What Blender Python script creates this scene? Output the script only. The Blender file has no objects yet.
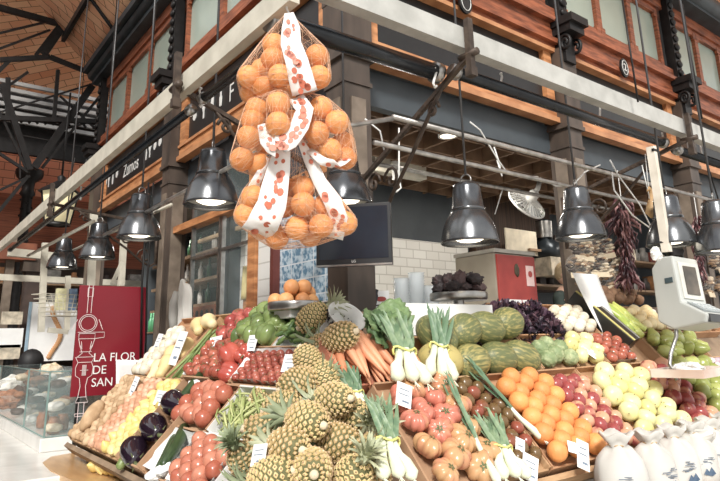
import bpy, bmesh, math, random
from mathutils import Vector, Matrix, noise
random.seed(7)
COL = bpy.context.scene.collection
PI = math.pi
K = 0.85            # design units -> metres
# ------------------------------------------------------------------ camera solve
YAW, PIT, ROL = [math.radians(a) for a in (52.1, 14.0, -1.33)]
FPX, CX, CY = 606.0, 363.0, 189.0
cf = Vector((math.cos(YAW)*math.cos(PIT), math.sin(YAW)*math.cos(PIT), math.sin(PIT)))
cr = Vector((math.sin(YAW), -math.cos(YAW), 0)); cu = cr.cross(cf)
_c, _s = math.cos(ROL), math.sin(ROL)
cr, cu = cr*_c + cu*_s, cu*_c - cr*_s
CAM = Vector((-1.1537, -1.9734, 1.6))
def ray(x, y): return cf + cr*((x-CX)/FPX) - cu*((y-CY)/FPX)
CAM = Vector((0, 0, 2.95)) - ray(287, 7)*((2.95-1.6)/ray(287, 7).z)
def AZ(x, y, z): d = ray(x, y); return CAM + d*((z-CAM.z)/d.z)
def AY(x, y, Y): d = ray(x, y); return CAM + d*((Y-CAM.y)/d.y)
def AX(x, y, X): d = ray(x, y); return CAM + d*((X-CAM.x)/d.x)
def AD(x, y, D): return CAM + ray(x, y)*D
TH = math.radians(46); ct, st = math.cos(TH), math.sin(TH)
Z0 = 0.95
def slope(side, u, v, n=0.0):
    """matrix of a point on one of the two slanted faces of the display"""
    if side == 'R': X, Y, N, o = Vector((1,0,0)), Vector((0,ct,st)), Vector((0,-st,ct)), Vector((u,0,Z0))
    else:           X, Y, N, o = Vector((0,-1,0)), Vector((ct,0,st)), Vector((-st,0,ct)), Vector((0,u,Z0))
    m = Matrix((X, Y, N)).transposed().to_4x4(); m.translation = o + Y*v + N*n
    return m
def on_slope(side, x, y, off=0.05):
    m = slope(side, 0, 0, off); n = m.col[2].to_3d(); p0 = m.translation; d = ray(x, y)
    P = CAM + d*((p0-CAM).dot(n)/d.dot(n)); q = P-p0
    return (q.x if side == 'R' else q.y), q.dot(m.col[1].to_3d())
# ------------------------------------------------------------------ materials
def lin(c):
    g = .30*c[0]+.59*c[1]+.11*c[2]; c = [g+(v-g)*.84 for v in c]   # all colours are muted a little
    o = []
    for v in c:
        v = v/255; o.append(v/12.92 if v <= .04045 else ((v+.055)/1.055)**2.4)
    return (o[0], o[1], o[2], 1)
MATS = {}
def mat(name, c, rough=.6, metal=0., c2=None, scale=9., bump=0., bscale=40., rnd=.0, coat=0., emit=0., sss=0., detail=3., lo=.35, hi=.65, dist=0., stretch=None):
    if name in MATS: return MATS[name]
    m = bpy.data.materials.new(name); m.use_nodes = True; MATS[name] = m
    nt = m.node_tree; N, L = nt.nodes, nt.links; b = N['Principled BSDF']
    b.inputs['Roughness'].default_value = rough; b.inputs['Metallic'].default_value = metal
    b.inputs['Coat Weight'].default_value = coat
    if sss: b.inputs['Subsurface Weight'].default_value = sss; b.inputs['Subsurface Scale'].default_value = .02
    tc = N.new('ShaderNodeTexCoord'); src = tc.outputs['Object']
    if stretch:
        mp = N.new('ShaderNodeMapping'); mp.inputs['Scale'].default_value = stretch; L.new(src, mp.inputs[0]); src = mp.outputs[0]
    a = lin(c); d = lin(c2) if c2 else tuple([v*.82 for v in a[:3]] + [1])
    nz = N.new('ShaderNodeTexNoise'); nz.inputs['Scale'].default_value = scale; nz.inputs['Detail'].default_value = detail; nz.inputs['Distortion'].default_value = dist
    L.new(src, nz.inputs['Vector'])
    rp = N.new('ShaderNodeValToRGB'); rp.color_ramp.elements[0].position = lo; rp.color_ramp.elements[1].position = hi
    rp.color_ramp.elements[0].color = d; rp.color_ramp.elements[1].color = a
    if rnd:
        oi = N.new('ShaderNodeObjectInfo'); ad = N.new('ShaderNodeMath'); ad.operation = 'MULTIPLY_ADD'
        ad.inputs[1].default_value = rnd; ad.inputs[2].default_value = -rnd/2
        L.new(oi.outputs['Random'], ad.inputs[0]); a2 = N.new('ShaderNodeMath'); a2.operation = 'ADD'
        L.new(nz.outputs[0], a2.inputs[0]); L.new(ad.outputs[0], a2.inputs[1]); L.new(a2.outputs[0], rp.inputs[0])
    else: L.new(nz.outputs[0], rp.inputs[0])
    L.new(rp.outputs[0], b.inputs['Base Color'])
    if emit:
        b.inputs['Emission Color'].default_value = a; b.inputs['Emission Strength'].default_value = emit
    if bump:
        n2 = N.new('ShaderNodeTexNoise'); n2.inputs['Scale'].default_value = bscale; L.new(src, n2.inputs['Vector'])
        bp = N.new('ShaderNodeBump'); bp.inputs['Strength'].default_value = bump; bp.inputs['Distance'].default_value = .01
        L.new(n2.outputs[0], bp.inputs['Height']); L.new(bp.outputs[0], b.inputs['Normal'])
    return m
def brick_mat(name, c1, c2, mortar, w, h, ms=.004, rough=.4, plane='xz', offset=.5, bump=.3, rot=0):
    m = bpy.data.materials.new(name); m.use_nodes = True; MATS[name] = m
    nt = m.node_tree; N, L = nt.nodes, nt.links; b = N['Principled BSDF']; b.inputs['Roughness'].default_value = rough
    tc = N.new('ShaderNodeTexCoord'); sp = N.new('ShaderNodeSeparateXYZ'); cb = N.new('ShaderNodeCombineXYZ')
    L.new(tc.outputs['Object'], sp.inputs[0])
    L.new(sp.outputs['XYZ'.index(plane[0].upper())], cb.inputs[0]); L.new(sp.outputs['XYZ'.index(plane[1].upper())], cb.inputs[1])
    mp = N.new('ShaderNodeMapping'); mp.inputs['Rotation'].default_value = (0, 0, rot); L.new(cb.outputs[0], mp.inputs[0])
    br = N.new('ShaderNodeTexBrick'); br.offset = offset
    br.inputs['Scale'].default_value = 1; br.inputs['Brick Width'].default_value = w; br.inputs['Row Height'].default_value = h
    br.inputs['Mortar Size'].default_value = ms; br.inputs['Color1'].default_value = lin(c1); br.inputs['Color2'].default_value = lin(c2); br.inputs['Mortar'].default_value = lin(mortar)
    L.new(mp.outputs[0], br.inputs['Vector']); L.new(br.outputs['Color'], b.inputs['Base Color'])
    bp = N.new('ShaderNodeBump'); bp.inputs['Strength'].default_value = bump; bp.inputs['Distance'].default_value = .004; bp.invert = True
    L.new(br.outputs['Fac'], bp.inputs['Height']); L.new(bp.outputs[0], b.inputs['Normal'])
    return m
def glass_mat(name, c, alpha=.25, rough=.03):
    m = bpy.data.materials.new(name); m.use_nodes = True; MATS[name] = m
    b = m.node_tree.nodes['Principled BSDF']; b.inputs['Base Color'].default_value = lin(c); b.inputs['Roughness'].default_value = rough
    b.inputs['Alpha'].default_value = alpha; b.inputs['IOR'].default_value = 1.5
    return m
# ------------------------------------------------------------------ mesh builder
class MB:
    def __init__(s): s.v = []; s.f = []; s.mi = []; s.sm = []
    def _add(s, vs, fs, M=None, mi=0, sm=False):
        k = len(s.v)
        s.v += [tuple(M @ Vector(p)) if M else tuple(p) for p in vs]
        for f in fs: s.f.append([i+k for i in f]); s.mi.append(mi); s.sm.append(sm)
        return s
    def box(s, c, d, M=None, mi=0):
        x, y, z = c; a, b, h = d[0]/2, d[1]/2, d[2]/2
        vs = [(x+i*a, y+j*b, z+k*h) for i in (-1,1) for j in (-1,1) for k in (-1,1)]
        return s._add(vs, [(0,1,3,2),(4,6,7,5),(0,4,5,1),(2,3,7,6),(0,2,6,4),(1,5,7,3)], M, mi)
    def bb(s, x0, x1, y0, y1, z0, z1, M=None, mi=0): return s.box(((x0+x1)/2,(y0+y1)/2,(z0+z1)/2), (abs(x1-x0),abs(y1-y0),abs(z1-z0)), M, mi)
    def tube(s, pts, r, n=8, mi=0, M=None, caps=True):
        pts = [Vector(p) for p in pts]; rs = r if isinstance(r, (list, tuple)) else [r]*len(pts)
        vs = []; up = None
        for i, p in enumerate(pts):
            t = (pts[min(i+1, len(pts)-1)] - pts[max(i-1, 0)])
            if t.length < 1e-9: t = Vector((0,0,1))
            t.normalize()
            if up is None: up = t.orthogonal().normalized()
            up = up - t*up.dot(t)
            if up.length < 1e-6: up = t.orthogonal()
            up.normalize(); w = t.cross(up)
            for k in range(n):
                a = 2*PI*k/n; vs.append(p + (up*math.cos(a) + w*math.sin(a))*rs[i])
        fs = []
        for i in range(len(pts)-1):
            for k in range(n): fs.append((i*n+k, i*n+(k+1)%n, (i+1)*n+(k+1)%n, (i+1)*n+k))
        if caps: fs.append(tuple(range(n))[::-1]); fs.append(tuple((len(pts)-1)*n+k for k in range(n)))
        return s._add(vs, fs, M, mi, n > 4)
    def bar(s, p0, p1, w, h, mi=0, up=(0,0,1)):
        p0, p1 = Vector(p0), Vector(p1); t = (p1-p0).normalized(); U = Vector(up)
        if abs(t.dot(U)) > .98: U = Vector((1,0,0))
        a = t.cross(U).normalized(); b = a.cross(t)
        vs = [p + a*(i*w/2) + b*(j*h/2) for p in (p0, p1) for i, j in ((-1,-1),(1,-1),(1,1),(-1,1))]
        return s._add(vs, [(0,3,2,1),(4,5,6,7),(0,1,5,4),(1,2,6,5),(2,3,7,6),(3,0,4,7)], None, mi)
    def lathe(s, prof, n=20, M=None, mi=0, fn=None):
        vs = []; fs = []; m = len(prof)
        for i, (r, z) in enumerate(prof):
            for k in range(n):
                a = 2*PI*k/n; rr, zz = (r, z) if fn is None else fn(r, z, a)
                vs.append((rr*math.cos(a), rr*math.sin(a), zz))
        for i in range(m-1):
            for k in range(n): fs.append((i*n+k, i*n+(k+1)%n, (i+1)*n+(k+1)%n, (i+1)*n+k))
        return s._add(vs, fs, M, mi, True)
    def ball(s, c, r, n=14, m=9, M=None, mi=0, sc=(1,1,1), fn=None):
        c = Vector(c); vs = [(c.x, c.y, c.z-r*sc[2])]; fs = []
        for i in range(1, m):
            t = PI*i/m
            for k in range(n):
                a = 2*PI*k/n; d = Vector((math.sin(t)*math.cos(a), math.sin(t)*math.sin(a), -math.cos(t)))
                q = r*(fn(d) if fn else 1)
                vs.append((c.x+d.x*q*sc[0], c.y+d.y*q*sc[1], c.z+d.z*q*sc[2]))
        vs.append((c.x, c.y, c.z+r*sc[2])); e = len(vs)-1
        for k in range(n):
            fs.append((0, 1+(k+1)%n, 1+k)); fs.append((e, e-n+k, e-n+(k+1)%n))
        for i in range(m-2):
            for k in range(n): fs.append((1+i*n+k, 1+i*n+(k+1)%n, 1+(i+1)*n+(k+1)%n, 1+(i+1)*n+k))
        return s._add(vs, fs, M, mi, True)
    def leaf(s, pts, ws, side, mi=0, fold=.3, M=None):
        """a strap leaf: centre line, half widths, sideways direction; folded into a shallow V"""
        vs = []; S = Vector(side)
        for i, p in enumerate(pts):
            p = Vector(p); t = (Vector(pts[min(i+1, len(pts)-1)]) - Vector(pts[max(i-1, 0)])).normalized()
            sd = (S - t*S.dot(t)).normalized(); nn = sd.cross(t); w = ws[i]
            vs += [p - sd*w + nn*w*fold, p, p + sd*w + nn*w*fold]
        fs = []
        for i in range(len(pts)-1): fs += [(3*i,3*i+1,3*i+4,3*i+3), (3*i+1,3*i+2,3*i+5,3*i+4)]
        return s._add(vs, fs, M, mi, True)
    def prism(s, poly, t, M=None, mi=0):
        n = len(poly); vs = [(x, y, -t/2) for x, y in poly] + [(x, y, t/2) for x, y in poly]
        fs = [tuple(range(n))[::-1], tuple(range(n, 2*n))] + [(i, (i+1)%n, (i+1)%n+n, i+n) for i in range(n)]
        return s._add(vs, fs, M, mi)
    def grid(s, fn, nu, nv, mi=0, M=None, sm=True):
        vs = [fn(i/nu, j/nv) for j in range(nv+1) for i in range(nu+1)]
        fs = [(j*(nu+1)+i, j*(nu+1)+i+1, (j+1)*(nu+1)+i+1, (j+1)*(nu+1)+i) for j in range(nv) for i in range(nu)]
        return s._add(vs, fs, M, mi, sm)
    def mesh(s, name, mats):
        me = bpy.data.meshes.new(name); me.from_pydata(s.v, [], s.f)
        for m in (mats if isinstance(mats, (list, tuple)) else [mats]): me.materials.append(m)
        me.polygons.foreach_set('material_index', s.mi); me.polygons.foreach_set('use_smooth', s.sm); me.update()
        return me
    def build(s, name, mats, parent=None, M=None, solid=0, bevel=0):
        o = bpy.data.objects.new(name, s.mesh(name, mats)); COL.objects.link(o)
        if M is not None: o.matrix_world = M
        if parent: o.parent = parent
        if solid: q = o.modifiers.new('s', 'SOLIDIFY'); q.thickness = solid; q.offset = 0
        if bevel:
            q = o.modifiers.new('b', 'BEVEL'); q.width = bevel; q.segments = 2; q.limit_method = 'ANGLE'
        return o
def tag(o, label, cat, group=None):
    o['label'] = label; o['category'] = cat
    if group: o['group'] = group
    return o
def part(o, label): o['label'] = label; return o
def struct(name, mb, m, **kw):
    o = mb.build(name, m, **kw); o['kind'] = 'structure'; return o
def thing(name, label, cat, M=None, group=None):
    o = bpy.data.objects.new(name, None); COL.objects.link(o); o.empty_display_size = .05
    if M is not None: o.matrix_world = M if isinstance(M, Matrix) else Matrix.Translation(M)
    return tag(o, label, cat, group)
def T(x, y=0, z=0): return Matrix.Translation(x if isinstance(x, Vector) else Vector((x, y, z)))
def Rm(ax, deg): return Matrix.Rotation(math.radians(deg), 4, ax)
def dup(src, M, label=None, group=None, used=None):
    r = src.copy(); COL.objects.link(r); r.matrix_world = M
    if label: r['label'] = label
    if group: r['group'] = group
    elif 'group' in r.keys(): del r['group']
    for ch in src.children:
        c = ch.copy(); COL.objects.link(c); c.parent = r; c.matrix_parent_inverse = ch.matrix_parent_inverse.copy(); c.matrix_basis = ch.matrix_basis.copy()
        for g in ch.children:
            d = g.copy(); COL.objects.link(d); d.parent = c; d.matrix_basis = g.matrix_basis.copy()
    return r
class Kind:
    """one prototype; the first placement moves it, later ones copy it"""
    def __init__(s, o): s.o = o; s.used = False
    def put(s, M, label, group=None):
        if not s.used:
            s.used = True; s.o.matrix_world = M; s.o['label'] = label
            if group: s.o['group'] = group
            return s.o
        return dup(s.o, M, label, group)
def text(body, size, m, parent, M, name='lettering', ex=.001, align='CENTER', font=None, sx=1):
    c = bpy.data.curves.new(name, 'FONT'); c.body = body; c.size = size; c.extrude = ex; c.align_x = align; c.align_y = 'CENTER'
    c.materials.append(m); o = bpy.data.objects.new(name, c); COL.objects.link(o)
    bpy.context.view_layer.update(); me = bpy.data.meshes.new_from_object(o.evaluated_get(bpy.context.evaluated_depsgraph_get())); bpy.data.objects.remove(o); me.name = name
    o = bpy.data.objects.new(name, me); COL.objects.link(o); o.parent = parent; o.matrix_local = M @ Matrix.Diagonal((sx, 1, 1, 1))
    return o
def rnd(a, b): return random.uniform(a, b)
# ------------------------------------------------------------------ palette
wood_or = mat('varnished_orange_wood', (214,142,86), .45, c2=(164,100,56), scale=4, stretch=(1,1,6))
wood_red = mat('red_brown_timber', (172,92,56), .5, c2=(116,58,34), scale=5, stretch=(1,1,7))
wood_dk = mat('dark_painted_post', (88,74,64), .5, c2=(60,50,43), scale=6, stretch=(1,1,.3))
post_tan = mat('worn_taupe_post', (134,118,102), .5, c2=(104,90,76), scale=6)
iron = mat('black_iron', (36,34,34), .5, .3, c2=(24,22,22), scale=12)
iron_rust = mat('rusty_iron', (92,76,64), .55, .3, c2=(62,50,42), scale=20)
beam_w = mat('cream_painted_steel', (208,202,184), .5, c2=(188,182,164), scale=7, bump=.1)
beam_g = mat('grey_painted_steel', (186,186,180), .5, c2=(166,166,160), scale=7, bump=.1)
pipe_m = mat('galvanised_pipe', (190,186,180), .35, .6, c2=(150,146,140), scale=14)
black_gl = mat('black_glossy_cassette', (36,42,48), .25, .2, c2=(28,32,38))
dark_bl = mat('dark_slate_paint', (70,78,84), .55, c2=(60,67,73), scale=3)
sign_bk = mat('black_signboard', (26,27,28), .4, c2=(20,20,22))
white_p = mat('white_paper', (242,242,240), .7, c2=(230,230,228), scale=4)
white_pl = mat('white_plastic', (226,226,222), .4, c2=(212,212,208))
card = mat('brown_cardboard', (192,150,112), .75, c2=(168,126,92), scale=8)
plyw = mat('pale_crate_wood', (196,156,112), .7, c2=(166,124,84), scale=5, stretch=(1,8,1))
plyw2 = mat('orange_crate_wood', (196,148,106), .7, c2=(166,118,80), scale=5, stretch=(1,8,1))
rackw = mat('display_rack_board', (158,132,104), .7, c2=(122,100,78), scale=6)
chrome = mat('brushed_steel', (176,174,170), .28, .9, c2=(150,148,144), scale=20)
ink = mat('black_ink', (40,40,44), .6)
blueink = mat('blue_ink', (60,84,112), .6, c2=(90,110,134), scale=30)
green_l = mat('green_leaf', (84,112,58), .5, c2=(52,80,38), scale=18, rnd=.3)
stem_g = mat('green_stem', (112,120,72), .6, c2=(84,94,54))
stem_b = mat('brown_stem', (84,64,40), .7)
# ================================================================== SETTING
floor_m = brick_mat('worn_floor_tiles', (196,190,180), (182,176,166), (140,134,126), .6, .6, .01, .5, 'xy', 0)
struct('floor', MB().bb(-8, 16, -8, 16, -.1, 0), floor_m)
terra = brick_mat('terracotta_vault_bricks', (255,200,152), (236,158,112), (144,86,62), .36, .16, .006, .8, 'xy', .5, .5, .6)
terra2 = brick_mat('terracotta_gable_bricks', (240,158,120), (210,124,92), (130,76,56), .42, .17, .008, .8, 'xz', .5)
# brick vault over the aisle on the left, then the one over the right side
def vaultL(u, v): return (1.25-5.0*u, 1.0+7.4*v, 5.98+4.2*math.sin(u*1.35))
struct('ceiling', MB().grid(vaultL, 14, 2), terra, solid=.06)
def vaultR(u, v): return (1.2+14*u, 1.25-5.0*v, 6.02+3.4*math.sin(v*1.35))
struct('ceiling_right', MB().grid(vaultR, 2, 12), terra, solid=.06)
struct('wall_far', MB().bb(-6, 9, 12.4, 12.6, 4.75, 8.2), terra2)
tim = mat('red_brown_louvred_boards', (172,92,60), .6, c2=(116,58,36), scale=3, stretch=(.4,1,22))
struct('wall_far_boards', MB().bb(-6, 9, 12.3, 12.45, 3.3, 4.75), tim)
# kiosk roof slab and inner ceilings
struct('ceiling_kiosk', MB().bb(1.3, 11.4, 1.3, 7.7, 5.75, 5.9), dark_bl)
# ---- columns of the kiosk
def column(x, y, kx, ky):
    mb = MB(); h = .11
    mb.bb(x-h, x+h, y-h, y+h, 0, 3.5)
    zb = 2.45 if kx and ky else 1.2
    mb.bb(x-h*.55, x+h*.55, y-h-.012, y-h, zb, 3.2, mi=1); mb.bb(x-h-.012, x-h, y-h*.55, y+h*.55, zb, 3.2, mi=1)
    for z0, z1, e in ((3.30,3.33,.012),(3.49,3.53,.028),(3.53,3.58,.016),(3.95,4.0,.02)): mb.bb(x-h-e, x+h+e, y-h-e, y+h+e, z0, z1)
    mb.bb(x-h-.015, x+h+.015, y-h-.015, y+h+.015, 3.5, 4.3)
    struct('column', mb, [wood_dk, post_tan])
    # cast corbel above the moulding
    mc = MB()
    if kx: 
        mc.bb(x-.14, x+.14, y-.30, y+.05, 4.52, 4.60); mc.bb(x-.12, x+.12, y-.26, y, 4.44, 4.52)
        for s in (-1, 1):
            pts = [(x+s*.09, y-.17+.07*math.cos(a)*(1-a/14), 4.34+.09*math.sin(a)*(1-a/14)) for a in [i*.5 for i in range(22)]]
            mc.tube(pts, .018, 6)
        mc.bb(x-.08, x+.08, y-.16, y, 4.16, 4.46)
        mc.bb(x-.07, x+.07, y-.13, y-.02, 4.6, 5.75)
        for i in range(9): mc.ball((x, y-.14, 4.7+i*.115), .045, 8, 6, sc=(1.3,.6,1))
    if ky:
        mc.bb(x-.30, x+.05, y-.14, y+.14, 4.52, 4.60); mc.bb(x-.26, x, y-.12, y+.12, 4.44, 4.52)
        for s in (-1, 1):
            pts = [(x-.17+.07*math.cos(a)*(1-a/14), y+s*.09, 4.34+.09*math.sin(a)*(1-a/14)) for a in [i*.5 for i in range(22)]]
            mc.tube(pts, .018, 6)
        mc.bb(x-.16, x, y-.08, y+.08, 4.16, 4.46)
        mc.bb(x-.13, x-.02, y-.07, y+.07, 4.6, 5.75)
        for i in range(9): mc.ball((x-.14, y, 4.7+i*.115), .045, 8, 6, sc=(.6,1.3,1))
    struct('column_corbel', mc, iron)
for x in (3.78, 6.2, 8.7, 11.2): column(x, 1.2, True, False)
for y in (4.45, 7.6): column(1.2, y, False, True)
column(1.2, 1.2, True, True)
# ---- wooden band of the facade: list of (z0, z1, projection, material)
bands = [(3.55,3.60,.05,0),(3.60,3.70,.02,1),(3.70,3.73,.04,0),(4.27,4.31,.07,0),(4.31,4.36,.05,1),(4.36,4.41,.10,1),(4.41,4.58,.06,1),(4.58,4.63,.12,1),(4.63,4.75,.08,1)]
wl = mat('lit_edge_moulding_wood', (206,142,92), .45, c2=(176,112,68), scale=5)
mR = MB(); mL = MB()
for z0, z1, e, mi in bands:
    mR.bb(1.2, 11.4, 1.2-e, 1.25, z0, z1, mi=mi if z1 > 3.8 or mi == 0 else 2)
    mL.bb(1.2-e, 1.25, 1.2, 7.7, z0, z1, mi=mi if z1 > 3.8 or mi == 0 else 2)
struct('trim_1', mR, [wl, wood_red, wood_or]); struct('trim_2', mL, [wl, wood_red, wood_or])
struct('wall_fascia_right', MB().bb(1.2, 11.4, 1.22, 1.3, 3.7, 4.28), sign_bk)
struct('wall_fascia_left', MB().bb(1.22, 1.3, 1.2, 7.7, 3.7, 4.28), sign_bk)
struct('wall_transom_right', MB().bb(1.2, 11.4, 1.3, 1.38, 3.28, 3.56), dark_bl)
struct('wall_transom_left', MB().bb(1.3, 1.38, 1.38, 7.7, 3.28, 3.56), dark_bl)
mb = MB()
for a, b in ((1.34, 3.64), (3.94, 6.04), (6.36, 8.54), (8.86, 11.0)): mb.bb(a, a+.12, 1.17, 1.24, 3.7, 4.28); mb.bb(b-.12, b, 1.17, 1.24, 3.7, 4.28)
for a, b in ((1.36, 4.3), (4.62, 7.45)): mb.bb(1.17, 1.24, a, a+.16, 3.7, 4.28); mb.bb(1.17, 1.24, b-.16, b, 3.7, 4.28)
struct('trim_10', mb, wood_or)
# ---- upper windows
frost = mat('frosted_glass', (164,178,164), .2, c2=(146,162,150), scale=1.2, lo=.3, hi=.7)
def window(n, axis, a0, a1):
    fr = MB(); pn = MB(); z0, z1 = 4.75, 5.56; m = .045
    def B(mb, s0, s1, q0, q1, d0, d1):
        if axis == 'R': mb.bb(s0, s1, d0, d1, q0, q1)
        else: mb.bb(d0, d1, s0, s1, q0, q1)
    B(fr, a0, a1, z0-.02, z0+.07, 1.17, 1.25); B(fr, a0, a1, z1-.06, z1+.04, 1.17, 1.25)
    B(fr, a0, a0+m, z0, z1, 1.17, 1.25); B(fr, a1-m, a1, z0, z1, 1.17, 1.25)
    for s, q in ((a0+m, z0+.07), (a1-m, z0+.07), (a0+m, z1-.06), (a1-m, z1-.06)):    # chamfer blocks
        B(fr, s-.04, s+.04, q-.05, q+.05, 1.165, 1.2)
    B(pn, a0+m*.5, a1-m*.5, z0+.03, z1-.03, 1.215, 1.235)
    o = struct('window_%d' % n, fr, wood_red); p = pn.build('pane', frost, o)
n = 1
for b0, b1, k in ((1.34, 3.64, 3), (3.94, 6.04, 3), (6.36, 8.54, 3), (8.86, 11.0, 3)):
    for i in range(k): w = (b1-b0)/k; window(n, 'R', b0+i*w, b0+(i+1)*w); n += 1
for b0, b1, k in ((1.36, 4.3, 3), (4.62, 7.45, 3)):
    for i in range(k): w = (b1-b0)/k; window(n, 'L', b0+i*w, b0+(i+1)*w); n += 1
struct('trim_3', MB().bb(1.2, 11.4, 1.14, 1.3, 5.58, 5.72), wood_red); struct('trim_4', MB().bb(1.14, 1.3, 1.2, 7.7, 5.58, 5.72), wood_red)
gut = mat('blue_black_gutter', (44,56,62), .5, c2=(30,38,44), scale=6)
mb = MB(); mb.tube([(1.2,.98,5.88),(11.4,.98,5.88)], .13, 10); mb.bb(1.1, 11.4, .95, 1.2, 5.72, 5.8); struct('trim_5', mb, gut)
mb = MB(); mb.bb(.86, 1.3, 1.0, 7.9, 5.9, 6.0); mb.bb(1.0, 1.2, 1.0, 7.9, 5.72, 5.82); mb.tube([(1.0,1.0,5.86),(1.0,7.9,5.86)], .08, 8); struct('trim_6', mb, gut)
# ---- roof ribs and truss beyond the kiosk
rb = MB()
for y in (2.0, 3.6, 5.2, 6.8):
    rb.tube([Vector(vaultL(i/12, (y-1)/7.4)) - Vector((0,0,.06)) for i in range(13)], .035, 5)
for u in (.0, .13, .28, .45, .65): a = vaultL(u, 0); b = vaultL(u, 1); rb.bar(Vector(a)-Vector((0,0,.08)), Vector(b)-Vector((0,0,.08)), .06, .12)
o = struct('ceiling_rib', rb, iron)
tr = MB()
def mem(p, q, w, Y=8.3): tr.bar(AY(*p, Y), AY(*q, Y), w*.55, w*.5, up=(0,1,0))
for p, q, w in [((-14,4),(60,24),.16),((60,24),(106,76),.13),((84,-4),(44,54),.20),((64,-4),(60,24),.08),((0,60),(50,57),.13),((50,57),(108,80),.13),((-4,34),(46,22),.06),((-4,50),(50,30),.06),
                ((60,24),(36,55),.1),((-4,74),(10,60),.1),((0,92),(28,72),.07),((8,78),(8,118),.12),((58,70),(54,120),.10),((-6,114),(92,84),.05),
                ((2,84),(30,170),.16),((92,86),(34,168),.20),((-6,100),(26,168),.06),((100,96),(42,168),.08),((-6,150),(28,172),.08),((0,118),(110,122),.14),((60,96),(108,140),.06),((20,178),(20,142),.04),((28,176),(-10,222),.09),((0,190),(30,176),.06),((20,135),(104,150),.03),((62,130),(104,118),.05)]: mem(p, q, w)
for k in range(14):
    a = AY(-6+k*8, 116+k*.6, 8.35); b = AY(-2+k*8, 121+k*.6, 8.35); tr.bar(a, b, .03, .03)
struct('ceiling_truss', tr, iron)
# cast iron market column with ornate capital far left
mb = MB(); q = AY(29, 180, 11.6)
mb.lathe([(.11,0),(.11,.3),(.085,.4),(.08,q.z-1.3),(.12,q.z-1.25),(.09,q.z-1.2),(.10,q.z-.35),(.15,q.z-.3),(.11,q.z-.2),(.12,q.z-.05),(.24,q.z+.05),(.26,q.z+.12),(.26,q.z+.2)], 14)
for i in range(22): mb.ball((.1*math.cos(i*2.4), .1*math.sin(i*2.4), q.z-1.1+i*.04), .03, 6, 4)
struct('column_cast_iron', mb, iron, M=T(q.x, q.y, 0))
# skylight louvres
lv = mat('white_louvre_blades', (206,206,204), .4, .2, c2=(150,150,150), scale=2)
mb = MB(); a = AY(8, 82, 9.4); b = AY(106, 119, 9.4)
for i in range(6):
    z = a.z-.02-i*.125
    mb.bb(a.x-1.2, b.x+.8, 9.3+i*.03, 9.36+i*.03, z-.035, z+.03)
o = struct('window_40', mb, lv)
struct('wall_gable', MB().bb(-6, 6, 9.7, 9.8, a.z-1.15, a.z+.02), iron)
struct('ceiling_far', MB().grid(lambda u, v: (-6+12*u, 8.4+3.9*v, a.z+1.5-1.5*v**2*1.0), 2, 6), terra, solid=.05)
# ---- inside of the stall (right hand room)
tile_w = brick_mat('white_metro_tiles', (232,230,222), (222,219,210), (196,192,182), .21, .105, .006, .18, 'xz', .5, .4)
struct('wall_back_tiled', MB().bb(1.5, 4.62, 3.3, 3.4, 0, 2.74), tile_w)
struct('wall_back', MB().bb(1.38, 11.4, 3.4, 3.5, 0, 3.9), dark_bl)
slat = mat('brown_fluted_panelling', (92,66,48), .6, c2=(46,34,28), scale=3, stretch=(24,1,.3))
struct('wall_back_panelling', MB().bb(4.75, 6.4, 3.28, 3.4, 2.2, 3.7), slat)
struct('wall_right_end', MB().bb(11.3, 11.4, 1.3, 3.5, 0, 3.9), dark_bl)
struct('ceiling_stall', MB().bb(1.3, 11.4, 1.38, 3.5, 3.9, 4.0), dark_bl)
lat = mat('ceiling_lattice_wood', (150,116,88), .6, c2=(116,86,62), scale=5)
mb = MB()
for i in range(16): mb.bb(1.45+i*.42, 1.475+i*.42, 1.5, 3.4, 3.36, 3.56)
for j in range(5): mb.bb(1.4, 8, 1.62+j*.42, 1.645+j*.42, 3.36, 3.56)
struct('ceiling_lattice', mb, lat)
# ---- left side wall of the stall: tiled pier, blue tile panel, glazed openings
struct('wall_left_pier', MB().bb(1.16, 1.3, 2.20, 2.40, 0, 2.9), brick_mat('white_glazed_bricks', (228,228,222), (216,216,212), (190,188,182), .3, .13, .006, .2, 'yz', 0, .4))
bm_ = bpy.data.materials.new('blue_painted_tiles'); bm_.use_nodes = True; nt = bm_.node_tree; N, L = nt.nodes, nt.links; bs = N['Principled BSDF']; bs.inputs['Roughness'].default_value = .25
tc = N.new('ShaderNodeTexCoord'); sp = N.new('ShaderNodeSeparateXYZ'); cb = N.new('ShaderNodeCombineXYZ'); L.new(tc.outputs['Object'], sp.inputs[0]); L.new(sp.outputs[1], cb.inputs[0]); L.new(sp.outputs[2], cb.inputs[1])
br = N.new('ShaderNodeTexBrick'); br.offset = 0; br.inputs['Scale'].default_value = 1; br.inputs['Brick Width'].default_value = .15; br.inputs['Row Height'].default_value = .12; br.inputs['Mortar Size'].default_value = .005
nz = N.new('ShaderNodeTexNoise'); nz.inputs['Scale'].default_value = 26; nz.inputs['Detail'].default_value = 4; L.new(tc.outputs['Object'], nz.inputs['Vector'])
rp = N.new('ShaderNodeValToRGB'); rp.color_ramp.elements[0].position = .42; rp.color_ramp.elements[1].position = .56; rp.color_ramp.elements[0].color = lin((92,132,160)); rp.color_ramp.elements[1].color = lin((178,200,214)); L.new(nz.outputs[0], rp.inputs[0])
L.new(rp.outputs[0], br.inputs['Color1']); L.new(rp.outputs[0], br.inputs['Color2']); br.inputs['Mortar'].default_value = lin((206,214,220)); L.new(cb.outputs[0], br.inputs['Vector']); L.new(br.outputs['Color'], bs.inputs['Base Color'])
struct('wall_left_blue_tiles', MB().bb(1.2, 1.3, 1.30, 2.12, 0, 2.62), bm_)
red_post = mat('dark_red_post', (112,52,44), .5)
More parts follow.
